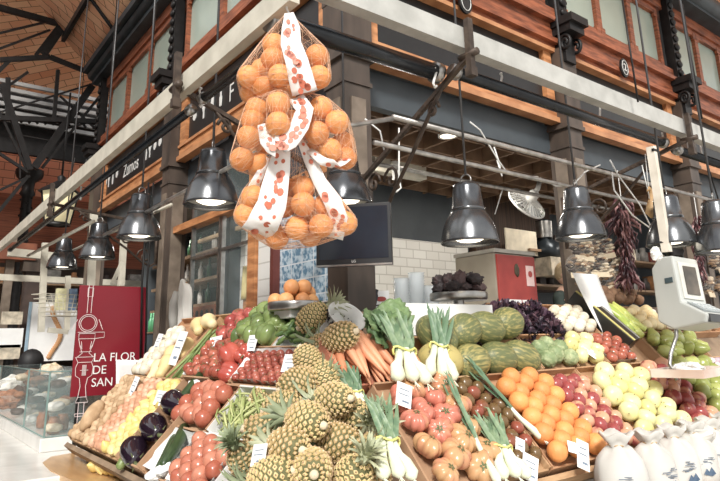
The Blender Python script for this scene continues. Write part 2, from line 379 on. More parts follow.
struct('trim_7', MB().bb(1.14, 1.3, 2.12, 2.17, 0, 2.75), red_post)
struct('trim_8', MB().bb(1.14, 1.3, 2.42, 2.55, 0, 3.56), wood_or)
struct('trim_9', MB().bb(1.16, 1.28, 1.3, 4.4, 2.75, 2.82), wood_or)
struct('wall_left_upper', MB().bb(1.2, 1.3, 1.3, 2.5, 2.8, 3.3), dark_bl)
struct('wall_left_plinth', MB().bb(1.16, 1.3, 2.4, 7.6, 0, 1.5), wood_dk)
glz = glass_mat('window_glass', (190,210,206), .06)
for k, (a, b) in enumerate(((2.55, 3.2), (3.25, 3.9))):
    mb = MB()
    for y in (a, b): mb.bb(1.2, 1.24, y-.015, y+.015, 1.5, 3.3)
    mb.bb(1.2, 1.24, a, b, 1.5, 1.54); mb.bb(1.2, 1.24, a, b, 2.42, 2.45)
    o = struct('window_%d' % (50+k), mb, chrome); MB().bb(1.215, 1.225, a, b, 1.54, 3.28).build('pane', glz, o)
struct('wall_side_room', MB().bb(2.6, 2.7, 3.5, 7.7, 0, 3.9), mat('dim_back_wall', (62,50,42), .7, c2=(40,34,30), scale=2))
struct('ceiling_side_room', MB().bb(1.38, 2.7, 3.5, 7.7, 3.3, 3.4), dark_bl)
struct('wall_partition', MB().bb(1.9, 2.6, 7.5, 7.6, 0, 3.3), dark_bl)
# ================================================================== SIGNS ON THE FASCIA
def icon(mb, kind, M):
    if kind == 0: mb.prism([(.042*math.cos(a), .042*math.sin(a)*(1.0 if math.sin(a) < 0 else 1.7)) for a in [i*PI/9 for i in range(18)]], .006, M)
    elif kind == 1: mb.prism([(-.02,-.09),(.02,-.09),(.026,.0),(.012,.02),(.012,.09),(-.012,.09),(-.012,.02),(-.026,0)], .006, M)
    else: mb.prism([(-.012,-.09),(.012,-.09),(.012,-.02),(.04,.03),(.03,.09),(0,.05),(-.03,.09),(-.04,.03),(-.012,-.02)], .006, M)
BL = Matrix(((0,0,-1,0),(-1,0,0,0),(0,1,0,0),(0,0,0,1)))     # text facing -x
BR = Matrix(((1,0,0,0),(0,0,-1,0),(0,1,0,0),(0,0,0,1)))      # text facing -y
def fascia_sign(body, y0, y1, label, ty, icons):
    t = thing('fascia_sign', label, 'sign', T(1.2, (y0+y1)/2, 3.98))
    L_ = y1-y0; MB().bb(-.0, .02, -L_/2, L_/2, -.24, .26).build('board', sign_bk, t)
    if body: text(body, .27, white_pl, t, T(-.006, ty-(y0+y1)/2, -.05) @ BL, 'lettering', sx=.85)
    for i, (yy, k) in enumerate(icons):
        mb = MB(); icon(mb, k, T(-.006, yy-(y0+y1)/2, -.01) @ BL @ Matrix.Scale(1.05, 4))
        mb.build('painted_symbol', white_pl, t)
def yL(px_, py_=150): return AX(px_, py_, 1.2).y
fascia_sign('Zumos', 4.8, 7.28, 'long black fascia sign with white Zumos lettering and fruit symbols on the left facade', yL(131,170), [(yL(106,186),0),(yL(109,183),2),(yL(113,180),1),(yL(117,178),0),(yL(146,160),1),(yL(150,156),2),(yL(155,152),0),(yL(160,150),0)])
fascia_sign('F', 1.54, 4.12, 'black fascia sign with a white F and symbols behind the hanging oranges', yL(232,92), [(yL(195,121),0),(yL(204,117),2),(yL(213,110),0),(yL(221,106),1)])
# oval badge with number
q = AY(624, 68, 1.08); t = thing('oval_number_badge', 'small oval black badge with white ring and numeral on the red timber cornice', 'badge', T(q))
MB().prism([(.075*math.cos(a), .11*math.sin(a)) for a in [i*PI/12 for i in range(24)]], .02, BR).build('plate', sign_bk, t)
mb = MB(); mb.tube([(.055*math.cos(a), -.014, .085*math.sin(a)) for a in [i*PI/12 for i in range(25)]], .004, 5); part(mb.build('ring', white_pl, t), 'white painted ring')
text('2', .12, white_pl, t, T(0, -.014, 0) @ BR)
q = AY(465, 2, 1.08); t = thing('oval_number_badge', 'small oval badge cut by the top edge of the photo above the beam bracket', 'badge', T(q))
MB().prism([(.075*math.cos(a), .11*math.sin(a)) for a in [i*PI/12 for i in range(24)]], .02, BR).build('plate', sign_bk, t)
mb = MB(); mb.tube([(.055*math.cos(a), -.014, .085*math.sin(a)) for a in [i*PI/12 for i in range(25)]], .004, 5); part(mb.build('ring', white_pl, t), 'white painted ring')
# ================================================================== AWNING FRAME
tag(MB().bb(-.02, .03, -.05, 8.6, 2.95, 3.065).build('awning_beam', beam_w), 'cream steel awning beam running back over the left side of the stall', 'beam')
tag(MB().bb(-.02, 10, -.02, .05, 3.065, 3.185).build('awning_beam', beam_g), 'pale grey steel awning beam crossing above the right side of the stall', 'beam')
def roller(name, a, b, r, label):
    t = thing(name, label, 'awning', T(a)); d = Vector(b)-Vector(a)
    mb = MB(); mb.tube([(0,0,0), d], r, 14); mb.build('roller_tube', black_gl, t)
    mb = MB(); u = d.normalized()
    for e in (Vector((0,0,0)), d): MB().tube([e-u*.02, e+u*.02], r*1.25, 14).build('end_cap', chrome, t)
roller('awning_roller', Vector((.02,.16,2.97)), Vector((1.02,.16,2.985)), .045, 'short dark awning roller under the grey beam beside the hanging oranges')
roller('awning_roller', Vector((1.12,.12,3.0)), Vector((3.4,.12,3.02)), .035, 'long dark awning roller under the grey beam between the two iron brackets')
roller('awning_roller', Vector((3.62,.12,3.0)), Vector((8.5,.12,3.02)), .035, 'dark awning roller under the far right end of the grey beam')
roller('awning_roller', Vector((.075,.1,2.90)), Vector((.075,1.02,2.91)), .026, 'short dark awning roller under the cream beam next to the hanging oranges')
roller('awning_roller', Vector((.075,1.2,2.90)), Vector((.075,7.5,2.91)), .026, 'long dark awning roller under the cream beam on the left side')
# ---- wrought iron brackets from the columns out to the beams
def bracket(a, b, label):
    a, b = Vector(a), Vector(b); t = thing('iron_bracket', label, 'bracket', T(a)); d = b-a; h = Vector((d.x, d.y, 0)).normalized(); zz = Vector((0,0,1))
    mb = MB(); mb.bar((0,0,0), d, .026, .026)
    for i in range(14): mb.ball(d*(.25+i*.03), .018, 6, 4)
    mb.build('arm', iron_rust, t)
    MB().tube([-zz*.40, -zz*.44+h*.06, -zz*.40+h*.16, d*.30-zz*.30, d*.50-zz*.19, d*.70-zz*.05, d*.78], .012, 6).build('brace', iron_rust, t)
    MB().tube([(0,0,.03), (0,0,-.42)], .018, 6).build('wall_strap', iron_rust, t)
    def scroll(c, r, s):
        MB().tube([c + h*(r*(1-.065*k)*math.cos(k*.6)*s) + zz*(r*(1-.065*k)*math.sin(k*.6)) for k in range(14)], .010, 6).build('scroll', iron_rust, t)
    scroll(h*.13-zz*.06, .075, 1); scroll(h*.13-zz*.34, .085, 1); scroll(d*.30-zz*.20, .085, -1); scroll(d*.70-zz*.07, .055, 1)
    mb = MB(); mb.box(tuple(d + Vector((0,0,.05))), (.034,.034,.30)); mb.box(tuple(d + Vector((0,0,-.10))), (.045,.045,.05)); mb.tube([d+Vector((0,-.05,.0)), d+Vector((0,.07,0))], .02, 8); mb.build('clamp', iron_rust, t)
    return t
bracket((1.2,1.05,2.62), (1.06,-.05,3.02), 'iron scroll bracket reaching from the corner column to the grey beam')
bracket((3.4,1.05,2.74), (3.48,-.05,3.02), 'iron scroll bracket above the dried chilli string')
bracket((1.05,1.35,2.72), (-.05,1.1,2.98), 'iron scroll bracket reaching from the corner column to the cream beam')
bracket((1.05,4.5,2.85), (-.05,4.3,2.93), 'iron scroll bracket under the Zumos sign')
# ---- hanging pipes
def pipe(name, a, b, r, label, m=pipe_m, group=None):
    a, b = Vector(a), Vector(b); mb = MB(); mb.tube([Vector((0,0,0)), b-a], r, 9)
    return tag(mb.build(name, m, M=T(a)), label, 'pipe', group)
pipe('hanging_rail', (.95,.45,2.81), (6.2,.45,2.82), .016, 'upper galvanised rail running over the right side of the display')
pipe('hanging_rail', (.85,.50,2.655), (3.9,.50,2.655), .015, 'lower galvanised rail running over the right side of the display')
pipe('hanging_rail', (.35,.6,2.62), (.35,3.9,2.60), .014, 'galvanised rail hanging over the left side of the display')
pipe('hanging_rail', (.25,3.9,2.72), (.25,7.2,2.80), .018, 'pale rail continuing over the far end of the left side', beam_w)
pipe('hanging_rail', (.5,2.6,2.66), (.5,6.4,2.72), .014, 'thin pale rail above the far left lamps', beam_w)
pipe('hanging_rail', (1.7,2.0,3.1), (6.2,2.0,3.12), .02, 'grey conduit inside the stall under the lattice ceiling', pipe_m)
pipe('cross_rail', (.35,.62,2.63), (.95,.45,2.80), .014, 'short galvanised rail across the corner of the stall')
# S hooks
def hook_pts(s=1): return [(0, 0, .05), (.016*s, 0, .062), (.026*s, 0, .045), (.014*s, 0, .025), (0, 0, 0), (-.016*s, 0, -.025), (-.026*s, 0, -.045), (-.008*s, 0, -.062), (.014*s, 0, -.045)]
hk = Kind(tag(MB().tube(hook_pts(), .007, 6).build('butcher_hook', white_pl), 'x', 'hook'))
for (x, y), D, l in [((435,77),0,'white S hook below the left end of the long roller'),((501,82),0,'white S hook on the awning roller above the pipes'),((663,140),0,'white S hook next to the right iron bracket'),((701,148),0,'white S hook right of the right iron bracket'),((600,112),0,'white S hook in the middle of the long roller')]:
    hk.put(T(AY(x, y, .12)) @ Rm('Z', 20), l)
for (x, y), l in [((201,97),'white S hook at the end of the short left roller'),((81,193),'white S hook far along the left roller')]:
    hk.put(T(AX(x, y, .075)) @ Rm('Z', 90), l)
# ================================================================== PENDANT LAMPS
lamp_m = mat('gunmetal_lamp_enamel', (112,114,116), .24, .8, c2=(82,84,88), scale=5)
lamp_in = mat('lamp_inner_grey', (120,120,116), .4, .2)
bulb_m = mat('glowing_lamp_lens', (255,240,214), .4, emit=2.6)
def make_lamp():
    t = thing('pendant_lamp', 'x', 'lamp')
    prof = [(.165,-.004),(.169,.0),(.167,.012),(.163,.035),(.154,.075),(.140,.115),(.122,.150),(.104,.176),(.096,.188)]
    o = MB().lathe(prof, 32).build('shade', lamp_m, t); q = o.modifiers.new('s', 'SOLIDIFY'); q.thickness = .004
    MB().lathe([(.152,.03),(.143,.07),(.128,.11),(.105,.145),(.07,.158),(.001,.158)], 28).build('reflector', lamp_in, t)
    mb = MB(); mb.lathe([(.096,.184),(.101,.190),(.101,.200),(.094,.205),(.081,.325),(.077,.345),(.06,.355),(.001,.358)], 28); mb.build('housing', lamp_m, t)
    mb = MB(); mb.tube([(.03*math.cos(a), 0, .38+.03*math.sin(a)) for a in [i*PI/8 for i in range(17)]], .005, 6); mb.build('hanging_ring', chrome, t)
    MB().lathe([(.001,.006),(.06,.010),(.088,.024),(.094,.06)], 24).build('lens', bulb_m, t)
    return t
lamp = Kind(make_lamp())
def cord(p, label, top=6.2, m=None):
    mb = MB(); mb.tube([(0,0,0),(0,0,top-p.z)], .008, 6)
    return tag(mb.build('lamp_cord', m or mat('dark_grey_cord', (84,84,86), .4, .3), M=T(p)), label, 'cord')
def cord_label(l):
    s = l.replace('dark metal pendant lamp', 'cord of the lamp').replace('small far pendant lamp', 'cord of the small lamp').replace('dark pendant lamp', 'cord of the lamp')
    return 'thin black '+' '.join(s.split()[:13])
for P, l, ins in [
    (AD(470,243,3.50), 'dark metal pendant lamp hanging before the white tiled wall', 0), (AD(581,238,4.12), 'dark metal pendant lamp left of the dried chilli string', 0),
    (AD(211,205,3.72), 'dark metal pendant lamp just left of the hanging net bags of oranges', 0), (AD(345,205,3.70), 'dark metal pendant lamp half hidden behind the hanging oranges', 0),
    (AD(139,238,4.75), 'dark metal pendant lamp under the Zumos sign', 0), (AD(97,258,6.0), 'dark metal pendant lamp above the red banner, left of the one under the Zumos sign', 0),
    (AD(62,268,7.1), 'small far pendant lamp above the white wire basket', 0), (AD(672,245,4.25), 'dark metal pendant lamp behind the white post above the scale', 0), (AD(722,252,4.1), 'dark pendant lamp cut by the right edge of the photo', 0)]:
    lamp.put(T(P) @ Rm('Z', rnd(0, 360)), l); cord(P+Vector((0,0,.41)), cord_label(l))
# ================================================================== DISPLAY RACK
def slope_board(name, side, u0, u1, v0, v1, n0, n1, m, par=None, label=None):
    mb = MB(); s = 1 if side == 'R' else -1
    mb.bb(u0*s, u1*s, v0, v1, n0, n1); o = mb.build(name, m, par, M=None if par else slope(side, 0, 0)); 
    return o
rack = thing('display_rack', 'slanted wooden display rack carrying the produce crates around the corner', 'display rack', T(0,0,0))
def rb_(name, mb, m): return mb.build(name, m, rack)
def poly_board(side, pts, n0, n1):
    s = 1 if side == 'R' else -1; mb = MB(); M = slope(side, 0, 0)
    mb.prism([(u*s, v) for u, v in pts], n1-n0, M @ T(0, 0, (n0+n1)/2)); return mb
hip = lambda v: v*ct      # u of the corner hip at slope height v
vt = 1.14
rb_('slanted_board', poly_board('R', [(hip(0),0),(5.3,0),(5.3,vt),(hip(vt),vt)], -.045, -.02), rackw)
rb_('slanted_board', poly_board('L', [(hip(0),0),(2.9,0),(2.9,vt),(hip(vt),vt)], -.045, -.02), rackw)
M = slope('R', 0, 0); rb_('front_rail', MB().bb(0, 5.3, -.05, -.02, -.05, .035, M), plyw); rb_('front_rail', MB().bb(0, 5.3, -.055, -.045, -.07, -.03, M), chrome)
M = slope('L', 0, 0); rb_('front_rail', MB().bb(-2.9, 0, -.05, -.02, -.05, .03, M), rackw)
rb_('shelf_top', MB().bb(.82, 5.3, .80, 1.07, 1.70, 1.725), white_p); rb_('shelf_top', MB().bb(.80, 1.07, 1.07, 2.9, 1.70, 1.725), rackw)
rb_('under_panel', MB().bb(.12, 5.3, .12, .14, 0, .88), wood_dk); rb_('under_panel', MB().bb(.12, .14, .14, 2.85, 0, .88), wood_dk)
rb_('end_panel', MB().prism([(.1,.0),(.1,.9),(.8,1.66),(1.05,1.66),(1.05,0)], .02, T(0,2.88,0) @ Rm('X', 90)), wood_dk)
# ================================================================== CRATES
def crate(side, u0, u1, v0, v1, label, h=.085, m=plyw, liner=None, n0=-.018, group=None, back=True, name='crate'):
    s = 1 if side == 'R' else -1; um = (u0+u1)/2; vm = (v0+v1)/2
    global LAST
    t = thing(name, label, 'crate', slope(side, um, vm, n0), group); LAST = t; a = (u1-u0)/2-.004; b = (v1-v0)/2-.004
    MB().bb(-a+.004, a-.004, -b+.004, b-.004, 0, .008).build('base_board', m, t)
    for sx in (-1, 1): MB().bb(sx*a-.005, sx*a+.005, -b, b, 0, h).build('side_panel', m, t)
    MB().bb(-a, a, -b-.005, -b+.005, 0, h*.8).build('end_panel', m, t)
    MB().bb(-a, a, b-.005, b+.005, 0, h*1.15).build('end_panel', m, t)
    if liner:
        mb = MB(); k = 5
        def f(u, v):
            x = (-1+2*u)*(a-.012); y = (-1+2*v)*(b-.012); e = max(abs(-1+2*u), abs(-1+2*v))
            return (x, y, .014 + (h*.95 if e > .95 else 0) + rnd(0, .012))
        mb.grid(f, 8, 8); part(mb.build('paper_liner', liner, t), 'white paper lining')
    return t
# ================================================================== PRODUCE PROTOTYPES
peel = mat('orange_peel', (246,158,80), .5, c2=(230,140,70), scale=14, bump=.25, bscale=160, rnd=.9)
tom_m = mat('pink_red_tomato_skin', (206,128,100), .24, c2=(180,92,68), scale=4, rnd=.5)
tomb_m = mat('ribbed_tomato_skin', (206,116,94), .26, c2=(200,150,100), scale=9, rnd=.9, lo=.35, hi=.6)
tomr_m = mat('red_tomato_skin', (194,106,82), .22, c2=(162,76,58), scale=5, rnd=.5)
tomk_m = mat('brown_green_tomato_skin', (150,72,52), .25, c2=(112,84,48), scale=6, rnd=1.)
app_r = mat('red_striped_apple_skin', (164,70,68), .25, c2=(222,160,124), scale=7, rnd=.9, stretch=(2.5,2.5,.6), lo=.45, hi=.36)
app_r.node_tree.nodes['Color Ramp'].color_ramp.elements[0].position = .36; app_r.node_tree.nodes['Color Ramp'].color_ramp.elements[1].position = .52
app_y = mat('pale_yellow_apple_skin', (234,228,160), .3, c2=(220,208,128), scale=5, rnd=.8, sss=0)
app_g = mat('green_apple_skin', (176,184,100), .28, c2=(150,160,76), scale=5, rnd=.8)
potato_m = mat('potato_skin', (208,174,134), .75, c2=(178,142,102), scale=14, rnd=.6)
shal_m = mat('pink_shallot_skin', (226,176,142), .5, c2=(206,146,110), scale=12, rnd=.8)
lemon_m = mat('lemon_peel', (240,216,138), .4, c2=(230,200,110), scale=12, bump=.2, bscale=120, rnd=.6)
egg_m = mat('aubergine_skin', (44,28,44), .12, c2=(34,22,34), scale=3, coat=.5)
zuc_m = mat('courgette_skin', (62,84,44), .35, c2=(40,62,32), scale=22, stretch=(6,6,.6))
onion_w = mat('white_bulb_skin', (226,218,198), .45, c2=(206,194,168), scale=14, rnd=.6)
mel_m = mat('toad_skin_melon_rind', (188,170,96), .5, c2=(98,106,62), scale=22, rnd=.6, stretch=(3.5,3.5,.45), detail=8, lo=.34, hi=.66)
cher_m = mat('pale_green_scaly_rind', (178,188,136), .6, c2=(126,146,96), scale=30, rnd=.4, bump=.6, bscale=50)
carrot_m = mat('carrot_skin', (234,158,114), .5, c2=(218,134,90), scale=5, rnd=.6, stretch=(1,1,9))
gpep_m = mat('green_pepper_skin', (126,146,80), .22, c2=(84,106,54), scale=5, rnd=.6)
pad_m = mat('small_green_pepper_skin', (118,146,78), .3, c2=(80,112,56), scale=9, rnd=.9)
rpep_m = mat('red_pepper_skin', (200,92,74), .2, c2=(176,66,54), scale=4)
bean_m = mat('pale_green_pods', (190,196,128), .5, c2=(156,170,98), scale=12, rnd=.9)
purp_m = mat('purple_lettuce_leaf', (84,58,76), .45, c2=(46,38,48), scale=14, rnd=.8)
beet_m = mat('dark_beet_skin', (84,62,62), .6, c2=(44,34,36), scale=22, rnd=.6, bump=.8, bscale=60)
grape_m = mat('grapefruit_peel', (240,172,104), .45, c2=(228,148,86), scale=5, rnd=.6, bump=.2, bscale=120)
squash_m = mat('cream_squash_skin', (238,218,168), .5, c2=(226,196,132), scale=4, rnd=.5)
pine_b = mat('pineapple_rind_groove', (112,108,64), .7, c2=(86,88,50), scale=20)
pine_e = mat('pineapple_eye', (214,188,126), .55, c2=(190,158,102), scale=10, rnd=1.0)
pine_c = mat('pineapple_eye_centre', (160,120,88), .6, c2=(228,196,156), scale=18, rnd=.8)
pine_l = mat('pineapple_leaf', (192,194,156), .5, c2=(138,150,112), scale=8, rnd=.5)
leek_g = mat('leek_green_leaf', (124,148,108), .45, c2=(88,120,86), scale=6, rnd=.5, stretch=(6,6,1))
leek_w = mat('leek_white_stalk', (238,240,222), .4, c2=(214,222,180), scale=8)
kale_m = mat('dark_green_crinkled_leaf', (112,140,86), .5, c2=(72,104,60), scale=14, rnd=.5, bump=.5, bscale=30)
mush_m = mat('pale_mushroom_skin', (232,222,204), .6, c2=(206,192,168), scale=9, rnd=.6)
kiwi_m = mat('brown_potato_skin', (142,104,74), .8, c2=(112,80,56), scale=14, rnd=.6)
def single(name, mb, m, cat): return Kind(tag(mb.build(name, m), 'x', cat))
def dimple(depth, w=.5, bot=.4): 
    return lambda d: 1 - depth*math.exp(-((1-d.z)/.12)) - depth*bot*math.exp(-((1+d.z)/.08))
def ribbed(n, a, depth): 
    ph = rnd(0, 6)
    def f(d):
        an = math.atan2(d.y, d.x); s = math.hypot(d.x, d.y)
        return (1 + a*s*(abs(math.cos(n*an/2+ph))-.6) + a*.5*s*math.cos(3*an+ph)) * (1 - depth*math.exp(-((1-d.z)/.10)))
    return f
def lump(a, fq, seed):
    def f(d): return 1 + a*noise.noise(d*fq + Vector((seed*7.3, seed, 0)))
    return f
def k_orange(r):
    mb = MB(); mb.ball((0,0,0), r, 18, 12, fn=lambda d: 1 - .05*math.exp(-((1-d.z)/.02)))
    o = mb.build('orange', peel); tag(o, 'x', 'orange')
    return Kind(o)
def calyx(r, m, n=5, ln=.45, z=.8):
    mb = MB()
    for i in range(n):
        a = 2*PI*i/n + rnd(-.2, .2); d = Vector((math.cos(a), math.sin(a), 0))
        mb.leaf([Vector((0,0,r*z)), d*r*ln*.5+Vector((0,0,r*(z+.05))), d*r*ln+Vector((0,0,r*(z-.01)))], [r*.05, r*.07, .001], d.cross(Vector((0,0,1))))
    mb.tube([(0,0,r*z),(r*.05,0,r*(z+.16))], r*.05, 6)
    return mb
def k_tomato(r, m, name='tomato', flat=.86, stem=True, rib=None, n=(18,12)):
    t = thing(name, 'x', 'tomato')
    mb = MB(); mb.ball((0,0,0), r, n[0], n[1], sc=(1,1,flat), fn=rib or dimple(.12)); mb.build('flesh', m, t)
    if stem: calyx(r, stem_g, 5, .34 if rib else .5, flat*(.78 if rib else .88)).build('calyx', stem_g, t)
    return Kind(t)
def k_apple(r, m, name='apple'):
    t = thing(name, 'x', 'apple')
    mb = MB(); mb.ball((0,0,0), r, 18, 12, sc=(1,1,.9), fn=lambda d: (1+.04*d.z)*(1 - .22*math.exp(-((1-d.z)/.10)) - .1*math.exp(-((1+d.z)/.07)))); mb.build('flesh', m, t)
    MB().tube([(0,0,r*.66),(r*.03,0,r*.85),(r*.1,0,r*1.0)], r*.035, 5).build('stalk', stem_b, t)
    return Kind(t)
def k_lump(name, cat, r, sc, m, a=.12, fq=1.6, seed=0, n=(14,9)):
    return single(name, MB().ball((0,0,0), r, n[0], n[1], sc=sc, fn=lump(a, fq, seed)), m, cat)
def k_pineapple(seed, L=.205, R=.086, lf=1.):
    random.seed(seed); t = thing('pineapple', 'x', 'pineapple')
    prof = lambda q: R*(math.sin(PI*min(max(q,.0),1)))**.42
    mb = MB(); mb.lathe([(max(.002, prof(i/14)*.93), -L/2+L*i/14) for i in range(15)], 20, mi=0)
    rows, nn = 11, 15
    for i in range(rows):
        q = .045+.91*i/(rows-1); z = -L/2+L*q; r = prof(q); k = nn if r > R*.8 else nn-2
        for j in range(k):
            a = 2*PI*(j+.5*(i%2))/nn*nn/k; w = PI*r/k*.90; h = L*.86/(rows-1)*.60
            c = Vector((math.cos(a), math.sin(a), 0)); tg = Vector((-math.sin(a), math.cos(a), 0)); o = c*r*.90 + Vector((0,0,z))
            sl = (prof(min(q+.03,.99))-prof(max(q-.03,.01)))/(.06*L); up = Vector((c.x*sl, c.y*sl, 1)).normalized(); nrm = (c - Vector((0,0,sl))).normalized()
            vs = [o+(tg*w*math.cos(q8)+up*h*math.sin(q8))*(1.0 if k8 % 2 == 0 else .80)*s8+nrm*R*h8 for s8, h8 in ((1.,.0),(.86,.075),(.40,.09)) for k8, q8 in enumerate([x8*PI/4 for x8 in range(8)])] + [o+nrm*R*.15]
            fs = [(a8+k8, a8+(k8+1)%8, a8+8+(k8+1)%8, a8+8+k8) for a8 in (0, 8) for k8 in range(8)]
            mb._add(vs, fs, None, 1, False); mb._add(vs[16:], [(k8, (k8+1)%8, 8) for k8 in range(8)], None, 2, False)
    mb.build('rind', [pine_b, pine_e, pine_c], t)
    mb = MB(); mb.lathe([(.001,L/2-.02),(.026,L/2-.01),(.022,L/2+.03),(.01,L/2+.07)], 10)
    for i in range(34):
        a = i*2.4; q = i/34; ln = lf*(.07+.06*math.sin(PI*min(1, q*.9+.1))); e = 1.15*(1-q)+.12+rnd(-.1,.1); d = Vector((math.cos(a), math.sin(a), 0)); b = Vector((0,0,L/2+.0+q*.03)) + d*.018*(1-q)
        pts = [b + (d*math.sin(e*(.5+.5*s))+Vector((0,0,math.cos(e*(.5+.5*s)))))*ln*s for s in (0,.3,.6,.85,1)]
        mb.leaf(pts, [.011,.013,.010,.006,.0008], d.cross(Vector((0,0,1))), fold=.5)
    mb.build('leaf_crown', pine_l, t)
    mb = MB(); mb.lathe([(.001,-L/2-.014),(.014,-L/2-.012),(.02,-L/2+.012)], 10); part(mb.build('cut_stalk', mat('cut_stalk', (226,206,170), .7), t), 'pale cut stalk end')
    return Kind(t)
def k_leeks(n, L, label_cat='leek', seed=1, spread=.35, bulb=.026):
    random.seed(seed); t = thing('leek_bunch' if n > 1 else 'leek', 'x', label_cat)
    for i in range(n):
        ox = (i-(n-1)/2)*bulb*1.7; oz = .01*(i % 2)
        b = MB(); tip = Vector((ox*.45, L*.42, oz+.01))
        b.tube([(ox*1.3,-.02,oz),(ox*1.25,0,oz),(ox*1.1,.05,oz),(ox*.75,L*.25,oz),tip], [bulb*.35,bulb*.95,bulb*.8,bulb*.55,bulb*.5], 12)
        for k in range(7): b.tube([(ox*1.3,-.02,oz),(ox*1.3+rnd(-.02,.02),-.05,oz+rnd(-.01,.01))], .0015, 3)
        b.build('white_stalk', leek_w, t)
    g = MB(); 
    for i in range(n*6):
        a = (i/(n*6-1)-.5)*2*spread + rnd(-.06,.06); ln = L*rnd(.5,.72); st_ = Vector((rnd(-.5,.5)*bulb*n*.8, L*.38, rnd(0,.02)))
        d = Vector((math.sin(a), math.cos(a), rnd(.0,.35)))
        pts = [st_ + d*ln*s + Vector((0,0,-.12*ln*s*s*rnd(.2,1.4))) for s in (0,.2,.45,.7,.9,1)]
        g.leaf(pts, [bulb*.3,bulb*.42,bulb*.38,bulb*.30,bulb*.18,.001], (1,0,.3), fold=.35)
    g.build('green_leaves', leek_g, t)
    if n > 1:
        m_ = MB(); m_.tube([(bulb*n*.62*math.cos(a), L*.40+.012*math.sin(a*3), .01+bulb*.75*math.sin(a)) for a in [k*PI/8 for k in range(17)]], .005, 5)
        part(m_.build('yellow_tie', mat('yellow_tie', (232,226,120), .5), t), 'yellow rubber tie')
    return Kind(t)
# ================================================================== FILLING THE CRATES
def tilt(a=30): return Matrix.Rotation(math.radians(rnd(-a, a)), 4, 'X') @ Matrix.Rotation(math.radians(rnd(-a, a)), 4, 'Y') @ Matrix.Rotation(rnd(0, 2*PI), 4, 'Z')
def fill(kinds, side, u0, u1, v0, v1, r, label, group, layers=1, n0=0., tl=35, sv=.10, squeeze=.97, skip=0., shape=None, zr=None, maxn=999):
    """rows of fruit lying on one another; every fruit is an object"""
    cnt = 0
    if layers >= 1:
        for ch_ in LAST.children:
            if ch_.name.startswith('base_board'): ch_.location.z = .045
        n0 = .037 + (.006 if layers == 2 else 0); layers = 1
    for ly in range(layers):
        dv = 2*r*squeeze*1.02; du = dv*.87; a_ = rnd(-.10, .10)
        nu = max(1, int((u1-u0-2*r)/du + 1.35)); nv = max(1, int((v1-v0-2*r)/dv + 1.3))
        du = (u1-u0-2*r)/max(1, nu-1) if nu > 1 else du
        ou = u0+r if nu > 1 else (u0+u1)/2; ov = (v0+v1)/2 - (nv-1)*dv/2
        for i in range(nu):
            for j in range(nv):
                u = ou+i*du+rnd(-.13,.13)*r; v = ov+j*dv+(.27 if i % 2 else -.23)*dv+rnd(-.15,.15)*r
                u = min(max(u, u0+r), u1-r); v = min(max(v, v0+r*.9), v1-r*.9)
                if random.random() < skip or cnt >= maxn or (shape and not shape(u, v, ly)): continue
                k = random.choice(kinds); s = 1+rnd(-sv, sv)*.8
                M = slope(side, u, v, n0 + r*.98 + ly*r*1.55 + rnd(-.10,.22)*r) @ (tilt(tl) if zr is None else Rm('Z', rnd(*zr)) @ Matrix.Rotation(PI/2, 4, 'X') @ Matrix.Rotation(rnd(0, 6.2), 4, 'Z')) @ Matrix.Scale(s, 4)
                k.put(M, label, group); cnt += 1
    return cnt
c_ = 'R'
# --- row 1, right side
crate('R', .67, 1.13, .0, .56, 'cardboard crate holding the big ribbed tomatoes', m=card, liner=None)
bt = [k_tomato(.064, tomb_m, flat=.74, rib=ribbed(n_, .2, .30), n=(48,20)) for n_ in (7, 9, 8)]
fill(bt, 'R', .685, 1.12, .0, .56, .064, 'big ribbed pinkish tomato in the cardboard crate below the carrots', 'big ribbed tomatoes', 1, .035, 38, .12)
crate('R', 1.14, 1.43, .0, .56, 'narrow crate of dark brownish tomatoes beside the oranges', m=plyw)
bk = [k_tomato(.037, tomk_m, flat=.88, rib=ribbed(6, .05, .15), n=(14,9))]
fill(bk, 'R', 1.15, 1.42, .01, .55, .037, 'dark brownish green tomato in the narrow crate under the leeks', 'dark brownish tomatoes', 1, .02, 60)
crate('R', 1.44, 2.265, .0, .56, 'wide wooden crate shared by oranges and red apples', m=plyw2)
og = k_orange(.052)
fill([og], 'R', 1.45, 1.885, .0, .56, .0515, 'orange piled in the wide crate next to the red apples', 'oranges in the wide crate', 2, .005, 90, .04)
ra = [k_apple(.044, app_r)]
fill(ra, 'R', 1.885, 2.255, .0, .50, .043, 'red striped apple in the wide crate next to the oranges', 'red apples beside the oranges', 2, .005, 90, .08)
crate('R', 2.28, 2.90, .0, .56, 'wooden crate of pale yellow apples behind the white cloth sacks', m=plyw2)
ya = [k_apple(.060, app_y)]
fill(ya, 'R', 2.285, 2.87, .005, .55, .059, 'pale yellow apple in the front crate behind the cloth sacks', 'pale yellow apples in the front crate', 2, .0, 70, .06)
crate('R', 2.91, 3.30, .0, .56, 'crate of bicoloured red apples between the yellow and green apples', m=plyw)
ra2 = [k_apple(.055, app_r)]
fill(ra2, 'R', 2.92, 3.29, .0, .55, .054, 'red and yellow apple between the yellow apples and the green apples', 'bicoloured apples', 2, 0, 80, .06, maxn=26)
crate('R', 3.31, 3.95, .0, .56, 'crate of green apples under the white paper tray', m=plyw2)
ga = [k_apple(.058, app_g)]
fill(ga, 'R', 3.32, 3.94, .0, .55, .057, 'green apple in the crate under the white weighing tray', 'green apples', 2, 0, 70, .06, maxn=44)
crate('R', 3.96, 4.5, .0, .56, 'crate of purplish garlic at the far right of the bottom row', m=plyw)
gar = [k_lump('garlic_bulb', 'garlic', .034, (1,1,.85), mat('purplish_garlic_skin', (222,206,206), .5, c2=(184,156,168), scale=12, rnd=.6), .1, 2, 1, (12,8))]
